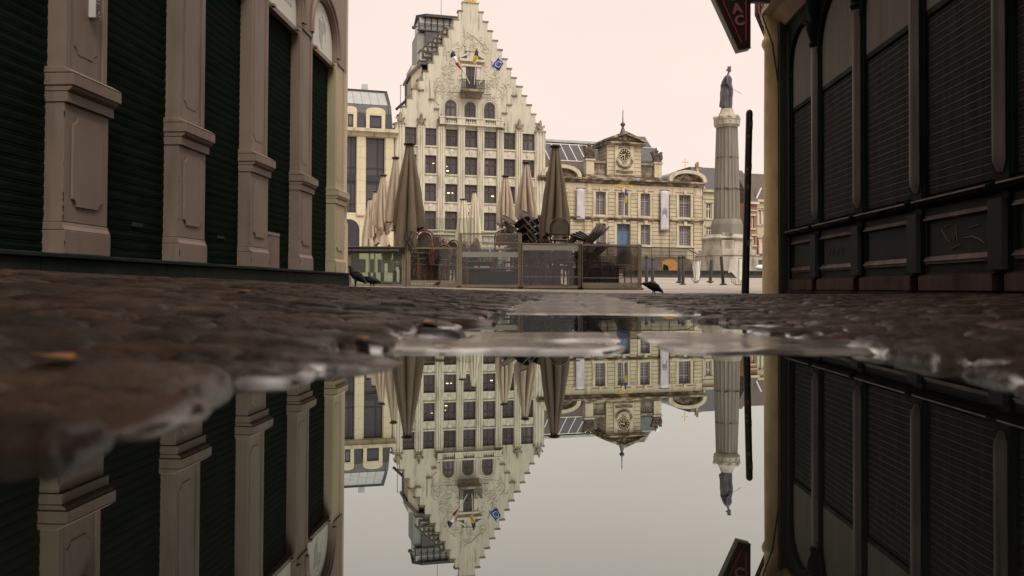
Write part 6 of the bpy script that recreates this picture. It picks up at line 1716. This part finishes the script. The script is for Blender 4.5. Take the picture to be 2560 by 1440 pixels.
# ================= bistro chairs
def make_chair(name,label,mf,mw,pad=None,group=None):
    r=thing(name,label,'chair',(0,0,0),(0,0,0),group)
    b=MB(); b.lathe([(0.17,0.435),(0.20,0.44),(0.205,0.455),(0.195,0.468),(0.05,0.462)],0,0,20); b.build('seat',pad or mw,r,smooth=40)
    # back: rear posts run from floor, hoop at the top; sitter faces -y
    def backpt(a): 
        x=0.195*math.cos(a); zz=0.70+0.20*math.sin(a); return (x,0.19+0.10*(zz-0.45)/0.45,zz)
    hoop=[(0.185,0.17,0.42)]+[backpt(math.pi*k/16) for k in range(17)]+[(-0.185,0.17,0.42)]
    b=MB(); b.tube(hoop,0.017,8)
    b.tube([(0.16,0.18,0.56)]+[(0.155*math.cos(math.pi*k/12),0.185+0.10*(0.25+0.155*math.sin(math.pi*k/12))/0.45,0.70+0.155*math.sin(math.pi*k/12)) for k in range(13)]+[(-0.16,0.18,0.56)],0.009,6)
    b.tube([(0.17,0.185,0.56),(-0.17,0.185,0.56)],0.011,6)
    bf=b.build('back_frame',mf,r,smooth=50)
    b=MB(); arc=[(0.15*math.cos(math.pi*k/14),0.70+0.15*math.sin(math.pi*k/14)) for k in range(15)]
    pts=[(-0.15,0.565),(0.15,0.565)]+arc
    vs=[(x,0.187+0.10*(z-0.45)/0.45-0.006,z) for x,z in pts]+[(x,0.187+0.10*(z-0.45)/0.45+0.006,z) for x,z in pts]; n=len(pts)
    b.add(vs,[list(range(n)),list(range(2*n-1,n-1,-1))]+[(i,n+i,n+(i+1)%n,(i+1)%n) for i in range(n)])
    b.build('woven_back',pad or mw,bf)
    for sx in (-1,1):
        b=MB(); b.tube([(sx*0.15,-0.13,0.44),(sx*0.175,-0.18,0.0)],[0.015,0.013],8); b.build('leg',mf,r,smooth=50)
        b=MB(); b.tube([(sx*0.185,0.17,0.44),(sx*0.18,0.19,0.2),(sx*0.175,0.225,0.0)],[0.016,0.015,0.013],8); b.build('leg',mf,r,smooth=50)
    b=MB(); b.tube([(0.125*math.cos(2*math.pi*k/16),0.01+0.13*math.sin(2*math.pi*k/16),0.28) for k in range(16)],0.008,6,True)
    for a in (0.7,2.4,3.9,5.5): b.tube([(0.125*math.cos(a),0.01+0.13*math.sin(a),0.28),(0.16*math.cos(a),0.165*math.sin(a),0.30)],0.007,5)
    b.build('stretcher',mf,r)
    return r
def weave_mat():
    m=mat('chevron_woven_back',(0.30,0.27,0.20),0.6)
    t=m.node_tree;N=t.nodes;L_=t.links;p=N['Principled BSDF']
    tc=next(n for n in N if n.bl_idname=='ShaderNodeTexCoord')
    sp=N.new('ShaderNodeSeparateXYZ');L_.new(tc.outputs['Object'],sp.inputs[0])
    ab=N.new('ShaderNodeMath');ab.operation='ABSOLUTE';L_.new(sp.outputs[0],ab.inputs[0])
    a=N.new('ShaderNodeMath');a.operation='ADD';L_.new(ab.outputs[0],a.inputs[0]);L_.new(sp.outputs[2],a.inputs[1])
    mu=N.new('ShaderNodeMath');mu.operation='MULTIPLY';mu.inputs[1].default_value=32;L_.new(a.outputs[0],mu.inputs[0])
    fr=N.new('ShaderNodeMath');fr.operation='FRACT';L_.new(mu.outputs[0],fr.inputs[0])
    gt=N.new('ShaderNodeMath');gt.operation='GREATER_THAN';gt.inputs[1].default_value=0.5;L_.new(fr.outputs[0],gt.inputs[0])
    x=N.new('ShaderNodeMix');x.data_type='RGBA';L_.new(gt.outputs[0],x.inputs[0]);x.inputs[6].default_value=(0.32,0.29,0.22,1);x.inputs[7].default_value=(0.03,0.03,0.028,1)
    L_.new(x.outputs[2],p.inputs['Base Color']);return m
M['chevron']=weave_mat()
GD='dark bistro chairs stacked behind the screens'; GR='red brown bistro chairs stacked behind the screens'
ORD=['lowest','second','third','fourth','fifth','sixth','seventh','eighth']
protoD=make_chair('bistro_chair','x',M['rattan_dark'],M['weave'],group=GD)
protoR=make_chair('bistro_chair','x',M['rattan_red'],M['weave'],group=GR)
protoC=make_chair('bistro_chair','dark bistro chair with a chevron woven back set upright on a table',M['rattan_dark'],M['chevron'],group=GD)
protoP=make_chair('bistro_chair','x',M['rattan_red'],M['weave'],M['pink'],GR)
used={}
def put(proto,p,rot,label,group,scale=None):
    if proto.name not in used:
        used[proto.name]=1; proto.location=p; proto.rotation_euler=rot; proto['label']=label; proto['group']=group
        if scale: proto.scale=(scale,)*3
        return proto
    return dup(proto,p,rot,label,group,scale)
def stack(proto,px,d,n,rz,where,group,z0=0.0,dz=0.125,shift=0.05,tilt=0.0,dtilt=0.0):
    base=at(px,716,d); g=gz(base.x,d)+z0; sh=Vector((math.sin(rz),-math.cos(rz),0))
    for k in range(n):
        p=Vector((base.x,d,g+dz*k))+sh*(shift*k)
        put(proto,p,(tilt+dtilt*k,0,rz),f'{ORD[k]} chair of the {where}' if n>1 else where,group)
# facing: rz=0 faces the camera (-y); rz=+90deg faces +x
for q,(px_,d_,n_,rz_,wh) in enumerate(((1046,16.8,3,-35,'red brown chair stack right behind the beige kick panel'),(1070,17.5,3,-45,'second red brown stack from the cable post'),(1092,16.9,1,-30,'short red brown stack in the middle of the first screen'),(1112,17.2,2,-40,'red brown stack beside the tall screen post'),
      (1136,17.9,2,-50,'red brown stack under the ivory parasol'),(1038,19.0,3,60,'rear red brown stack under the large left parasol'),(1062,19.4,3,70,'rear red brown stack behind the round backed chair'),(1088,19.2,3,-60,'rear red brown stack seen over the first screen rail'),(1120,19.6,3,50,'rear red brown stack left of the ivory parasol foot'),(1168,18.6,2,-40,'red brown stack behind the left end of the tallest screen'))):
    stack(protoR,px_,d_,n_,R(rz_),wh,GR,0,0.12,0.025)
put(protoR,Vector((at(1064,650,17.2).x,17.2,gz(0,17.2)+0.30)),(R(8),0,R(180)),'single round backed chair resting on top of the red stacks',GR)
put(protoP,Vector((at(1258,650,18.6).x,18.6,gz(0,18.6)+0.42)),(R(-4),0,R(180)),'chair with a round pink pad seen through the tallest glass screen',GR)
put(protoP,Vector((at(1028,650,18.2).x,18.2,gz(0,18.2)+0.40)),(R(0),0,R(120)),'chair with a pink pad half hidden behind the post with cables',GR)
stack(protoR,1208,19.2,3,R(70),'red stack left of the pink padded chair',GR,0,0.13,0.04)
stack(protoD,1285,18.8,2,R(-60),'dark stack below the white letter sign',GD,0,0.13,0.04)
# piled dark chairs: backs to the left, tipping backwards
base=at(1352,716,17.6)
for k in range(7):
    p=Vector((base.x-0.028*k,17.6,gz(0,17.6)+0.06+0.175*k))
    put(protoD,p,(R(-30-1.5*k),0,R(58)),f'{ORD[k]} chair of the tipped pile facing right on the dark screen',GD)
base=at(1372,716,18.1)
for k in range(6):
    p=Vector((base.x-0.02*k,18.1,gz(0,18.1)+0.25+0.17*k))
    put(protoD,p,(R(-26),0,R(50)),f'{ORD[k]} chair of the rear pile just behind the tipped pile',GD)
put(protoC,Vector((at(1397,650,17.0).x,17.0,gz(0,17.0)+0.575)),(0,0,R(180)),'dark bistro chair with a chevron woven back standing before the large parasol',GD)
base=at(1425,716,17.2)
for k in range(4):
    p=Vector((base.x+0.035*k,17.2+0.03*k,gz(0,17.2)+0.66+0.03*k))
    put(protoD,p,(R(-22-4*k),0,R(-88)),f'{ORD[k]} chair of the raised stack leaning right toward the guardhouse',GD)
base=at(1432,716,17.6)
for k in range(4):
    p=Vector((base.x+0.03*k,17.6+0.03*k,gz(0,17.6)+0.28+0.035*k))
    put(protoD,p,(R(-20-4*k),0,R(-85)),f'{ORD[k]} chair of the low stack leaning right against the mullion',GD)
stack(protoD,1500,18.3,2,R(40),'short dark stack behind the end screen',GD,0,0.13,0.04)
stack(protoD,1325,18.6,3,R(30),'low dark stack in the left corner of the smoky screen',GD,0,0.13,0.03)
stack(protoD,1352,19.0,4,R(-20),'low dark stack behind the tipped pile',GD,0,0.13,0.03)
stack(protoD,1418,18.8,3,R(20),'low dark stack behind the right half of the smoky screen',GD,0,0.13,0.03)

put(protoC,Vector((at(1400,650,17.3).x,17.4,gz(0,17.3)+0.02)),(0,0,R(175)),'chevron backed chair on the ground behind the smoky screen',GD)
put(protoD,Vector((at(1552,650,18.6).x,18.6,gz(0,18.6))),(0,0,R(-30)),'single dark chair behind the clear end screen',GD)

# tables and dark service furniture
def table(px,d,label,h=0.74,w_=0.34):
    o=at(px,700,d); r=thing('bistro_table',label,'table',(o.x,d,gz(o.x,d)),group='bistro tables behind the screens')
    b=MB(); b.lathe([(w_,h-0.02),(w_,h+0.005),(w_-0.01,h+0.01)],0,0,24); b.build('tabletop',M['black_frame'],r,smooth=30)
    b=MB(); b.tube([(0,0,0.04),(0,0,h-0.02)],0.025,10); b.build('stem',M['post_dark'],r,smooth=40)
    b=MB()
    for k in range(3):
        a=k*2.094; b.tube([(0,0,0.10),(0.18*math.cos(a),0.18*math.sin(a),0.05),(0.28*math.cos(a),0.28*math.sin(a),0.0)],0.018,6)
    b.build('tripod_foot',M['post_dark'],r)
table(1397,17.05,'small black table carrying the chevron backed chair',0.565)
table(1326,17.2,'round black table behind the smoky screen near its left post',0.45)
table(1428,17.35,'round black table under the leaning chair stack',0.62)
table(1545,18.0,'round dark table behind the clear end screen',0.5)
o=at(1222,716,17.2); r=thing('service_cabinet','low black service cabinet with two pale labels behind the tallest screen','cabinet',(o.x,17.2,gz(o.x,17.2)))
b=MB(); b.box(-0.40,0.60,-0.2,0.25,0.0,0.36); b.box(-0.42,0.05,-0.24,0.29,0.362,0.56); b.build('body',M['sign_black'],r,bevel=0.01)
b=MB(); b.box(-0.31,-0.22,-0.247,-0.241,0.42,0.455); b.box(-0.18,0.02,-0.247,-0.241,0.42,0.455); b.build('pale_label',M['print_grey'],r)
b=MB()
for x_ in (-0.28,0.57): b.box(x_-0.03,x_+0.03,-0.21,-0.201,-0.0,0.3)
b.build('handle',M['post_dark'],r)
# cafe sign letters between the screens
d=24; o=at(1303,628,d); r=thing('cafe_sign','small black sign with lit white letters seen through the tallest screen','sign',o)
b=MB(); b.box(-0.50,0.5,0.0,0.06,-0.16,0.16); b.build('panel',M['sign_black'],r); b=MB(); b.box(-0.03,0.03,0.01,0.05,-1.2,-0.162); b.build('stand',M['post_dark'],r)
lt=MB(); text_mesh(lt,'ÉCLUSE',0.20,0.004,Matrix.Translation((0.03,-0.008,0)) @ Matrix.Scale(0.88,4,(1,0,0)),0.010); lt.build('lettering',M['sign_glow'],r)
# deck and back planters, added to darken the view behind the screens
p0_,p1_=at(1006,716,16.2),at(1600,716,16.2)
r=thing('added_deck','dark board deck added under the chairs behind the glass screens','deck',((p0_.x+p1_.x)/2,16.25,gz(0,16.3)-0.01)); hw=(p1_.x-p0_.x)/2
b=MB()
for k in range(40): b.box(-hw,hw,k*0.14,k*0.14+0.132,0.0+k*0.0021,0.035+k*0.0021)
b.build('boards',M['deck'],r)
b=MB(); b.box(-hw,hw,0.0,5.6,-0.1,-0.002); b.build('bearers',M['sign_black'],r)
def planter(px,d,w_,h,seed,label):
    o=at(px,716,d); r=thing('added_planter',label,'planter',(o.x,d,gz(o.x,d)+0.03),group='hedge planters added at the back of the terrace'); rn=random.Random(seed)
    b=MB(); b.box(-w_,w_,-0.18,0.18,0,0.42); b.box(-w_-0.01,w_+0.01,-0.19,0.19,0.422,0.45); b.build('box',M['sign_black'],r,bevel=0.006)
    b=MB()
    for k in range(900):
        c=Vector((rn.uniform(-w_,w_),rn.uniform(-0.2,0.2),0.44+h*rn.random()**0.7*(0.75+0.25*math.sin(rn.random()*9)))); s_=rn.uniform(0.018,0.035)
        u=Vector((rn.uniform(-1,1),rn.uniform(-1,1),rn.uniform(-1,1))).normalized(); v=u.orthogonal().normalized()
        b.add([c-u*s_,c-v*s_*0.55,c+u*s_,c+v*s_*0.55],[(0,1,2,3)])
    b.build('foliage',M['foliage'],r)
planter(1060,20.9,0.62,0.30,1,'added dark hedge planter behind the red brown chair stacks')
planter(1200,21.1,0.66,0.28,2,'added dark hedge planter behind the black service cabinet')
planter(1340,20.9,0.64,0.30,3,'added dark hedge planter behind the tipped chair pile')
planter(1480,21.1,0.62,0.26,4,'added dark hedge planter behind the clear end screen')
# cables wound on the post
m_=MB(); rnd=random.Random(4); o=at(1022,600,15.9)
r=thing('cable_bundle','tangled black cables hanging on the screen post under the large parasol','cable',o)
for k in range(9):
    x,y,z=rnd.uniform(-0.10,0.12),rnd.uniform(-0.03,0.08),0.18
    pts=[]
    for q in range(9):
        pts.append((x,y,z)); x+=rnd.uniform(-0.04,0.04); y+=rnd.uniform(-0.02,0.02); z-=rnd.uniform(0.03,0.07)
    m_.tube(pts,0.009,5)
m_.build('cable',M['black_frame'],r,smooth=60)

# ================= pigeons
def pigeon(spine,legs,loc,rz,label,scale=1.0):
    """spine: (x,z,halfheight,halfwidth) tail to beak, one continuous skin"""
    r=thing('pigeon',label,'pigeon',loc,(0,0,rz),'pigeons on the cobbles'); r.scale=(scale,)*3
    P=[Vector((x,0,z)) for x,z,_,_ in spine]; rings=[]
    # smooth resample
    def cr(p0,p1,p2,p3,t): return 0.5*((2*p1)+(-p0+p2)*t+(2*p0-5*p1+4*p2-p3)*t*t+(-p0+3*p1-3*p2+p3)*t**3)
    arr=[Vector((x,z,hh,hwid)).to_4d() if False else (x,z,hh,hwid) for x,z,hh,hwid in spine]
    S_=[]
    for i in range(len(arr)-1):
        p=[arr[max(0,min(len(arr)-1,i+o_))] for o_ in (-1,0,1,2)]
        for k in range(4): S_.append([cr(p[0][c],p[1][c],p[2][c],p[3][c],k/4) for c in range(4)])
    S_.append(list(arr[-1]))
    for i,(x,z,hh,hwid) in enumerate(S_):
        a,b_=S_[max(0,i-1)],S_[min(len(S_)-1,i+1)]; t=Vector((b_[0]-a[0],0,b_[1]-a[1])).normalized(); nrm=Vector((-t.z,0,t.x))
        rings.append([Vector((x,0,z))+nrm*(max(hh,0.0015)*math.cos(q*math.pi/7))+Vector((0,max(hwid,0.0015)*math.sin(q*math.pi/7),0)) for q in range(14)])
    b=MB(); b.loft(rings)
    for lx,fx,sy,hz in legs:
        b.tube([(lx,sy*0.028,hz),(lx+0.004,sy*0.03,hz*0.5),(fx,sy*0.032,0.006)],[0.014,0.006,0.0045],7)
        for a in (-0.5,0,0.5,3.1): b.tube([(fx,sy*0.032,0.006),(fx+0.032*math.cos(a),sy*0.032+0.032*math.sin(a),0.003)],[0.0045,0.0025],5)
    b.build('body',M['pigeon'],r,smooth=60)
    bx,bz=spine[-1][0],spine[-1][1]; b=MB(); hx,hz_=spine[-3][0],spine[-3][1]
    for s_ in (-1,1): b.ball((hx,s_*spine[-3][3]*0.9,hz_+0.004),0.004,n=6,m=5)
    b.build('eye',M['flag_red'],r)
    # folded wings
    mid=spine[len(spine)//2-1]
    b=MB()
    for s_ in (-1,1):
        q=[(spine[1][0]-0.01,spine[1][1]+0.004),(spine[2][0],spine[2][1]+spine[2][2]*0.75),(spine[3][0],spine[3][1]+spine[3][2]*0.65),(spine[4][0]+0.01,spine[4][1]+0.01),(spine[3][0],spine[3][1]-spine[3][2]*0.35),(spine[2][0],spine[2][1]-spine[2][2]*0.25)]
        wd=max(spine[3][3],spine[2][3])
        b.add([(x,s_*(wd*0.98-0.012*abs(k-2.5)/2.5),z) for k,(x,z) in enumerate(q)]+[(x,s_*(wd*0.6),z) for x,z in q],[list(range(6)),list(range(11,5,-1))]+[(k,6+k,6+(k+1)%6,(k+1)%6) for k in range(6)])
    b.build('wing',M['pigeon'],r)
    return r
def on_ground(px,py,d):
    p=at(px,py,d); return p
def gstreet(x,y): return float(alley_z(np.array([x]),np.array([y]))[0][0])
# right: pecking, tail to the left
peck=[(-0.150,0.128,0.006,0.018),(-0.115,0.126,0.012,0.026),(-0.055,0.118,0.036,0.045),(0.005,0.100,0.052,0.055),(0.055,0.078,0.048,0.050),(0.088,0.058,0.028,0.030),(0.108,0.044,0.021,0.021),(0.124,0.030,0.013,0.013),(0.134,0.010,0.004,0.005)]
p=at(1630,736,9.9); p.z=gstreet(p.x,9.9) if 9.9<float(alley_end(p.x)) else gz(p.x,9.9)
pigeon(peck,[(0.005,0.00,-1,0.065),(0.03,0.045,1,0.06)],(p.x,9.9,at(1630,736.5,9.9).z+0.004),0,'dark pigeon pecking alone at the end of the glass screens',1.02)
up=[(-0.150,0.070,0.006,0.020),(-0.110,0.082,0.014,0.030),(-0.050,0.110,0.042,0.048),(0.005,0.130,0.056,0.056),(0.045,0.150,0.050,0.050),(0.070,0.185,0.032,0.032),(0.082,0.212,0.024,0.022),(0.096,0.218,0.014,0.014),(0.116,0.210,0.003,0.004)]
z_=at(897,719,9.5).z
stand=[(-.108,.045,.006,.02),(-.088,.068,.016,.032),(-.05,.108,.045,.05),(-.005,.142,.058,.058),(.03,.172,.047,.048),(.05,.206,.032,.032),(.06,.230,.025,.023),(.075,.234,.014,.014),(.096,.226,.003,.004)]
pigeon(stand,[(-0.01,0.0,-1,0.10),(0.015,0.02,1,0.10)],(at(890,719,9.5).x,9.5,z_),R(205),'upright dark pigeon nearest the arcade corner, head to the left',1.05)
mid_=[(-0.120,0.150,0.006,0.018),(-0.090,0.140,0.014,0.028),(-0.045,0.118,0.040,0.046),(0.005,0.102,0.052,0.055),(0.055,0.092,0.042,0.045),(0.085,0.088,0.026,0.028),(0.105,0.080,0.020,0.020),(0.122,0.068,0.012,0.012),(0.142,0.052,0.003,0.004)]
pigeon(mid_,[(0.0,0.01,-1,0.07),(0.02,0.03,1,0.065)],(at(928,719.5,9.7).x,9.7,at(922,719.5,9.7).z),R(-8),'dark pigeon stooping right beside the upright one',0.92)
pigeon(up,[(0.0,0.0,-1,0.09),(0.03,0.03,1,0.085)],(at(1094,718,15.7).x,15.7,at(1094,718.5,15.7).z),R(20),'small dark pigeon at the foot of the beige kick panel',0.62)

# ================= fallen leaves
random.seed(9)
def leaf(x,y,rz,s,label,tilt=0.06,m='leaf'):
    z=max(gstreet(x,y),gstreet(x+0.01,y),gstreet(x,y+0.01),gstreet(x-0.012,y))+0.003
    b=MB(); n=9; top=[];bot=[]
    for k in range(n+1):
        t=k/n; wv=0.42*math.sin(math.pi*t)**0.8*(1-0.3*t); top.append((t-0.5,wv,0.05*math.sin(t*3)+0.05*wv)); bot.append((t-0.5,-wv,0.05*math.sin(t*3)+0.07*wv))
    md=[(k/n-0.5,0,0.05*math.sin(k/n*3)-0.01) for k in range(n+1)]
    vs=[(a*s,c*s,d_*s) for a,c,d_ in top+md+bot]; N_=n+1
    b.add(vs,[(k,k+1,N_+k+1,N_+k) for k in range(n)]+[(N_+k,N_+k+1,2*N_+k+1,2*N_+k) for k in range(n)])
    b.tube([(-0.5*s,0,0),(-0.75*s,0.05*s,0.03*s)],0.02*s,5)
    o=b.build('fallen_leaf',M[m]); o.location=(x,y,z); o.rotation_euler=(tilt,0,rz); o.modifiers.new('t','SOLIDIFY').thickness=0.0008
    tag(o,label,'leaf',group='fallen leaves on the cobbles')
def px_ground(px,py):
    d=3.0
    lo,hi=0.3,12
    for k in range(40):
        d=(lo+hi)/2; p=at(px,py,d)
        if p.z>gstreet(p.x,d): lo=d
        else: hi=d
    return at(px,py,d)
for px,py,s,lab in ((130,910,0.034,'orange brown leaf on the cobbles in the near left corner'),(905,866,0.022,'small yellowed leaf by the left rim of the puddle slab'),(1077,817,0.03,'rusty leaf on the setts above the pale slab'),(22,693,0.05,'orange scrap of leaf at the foot of the arcade plinth'),(610,735,0.035,'pale leaf on the left cobbles before the plinth'),(1105,868,0.025,'tiny dark leaf on the pale gutter slab')):
    p=px_ground(px,py); leaf(p.x,p.y,random.uniform(0,6),s,lab)
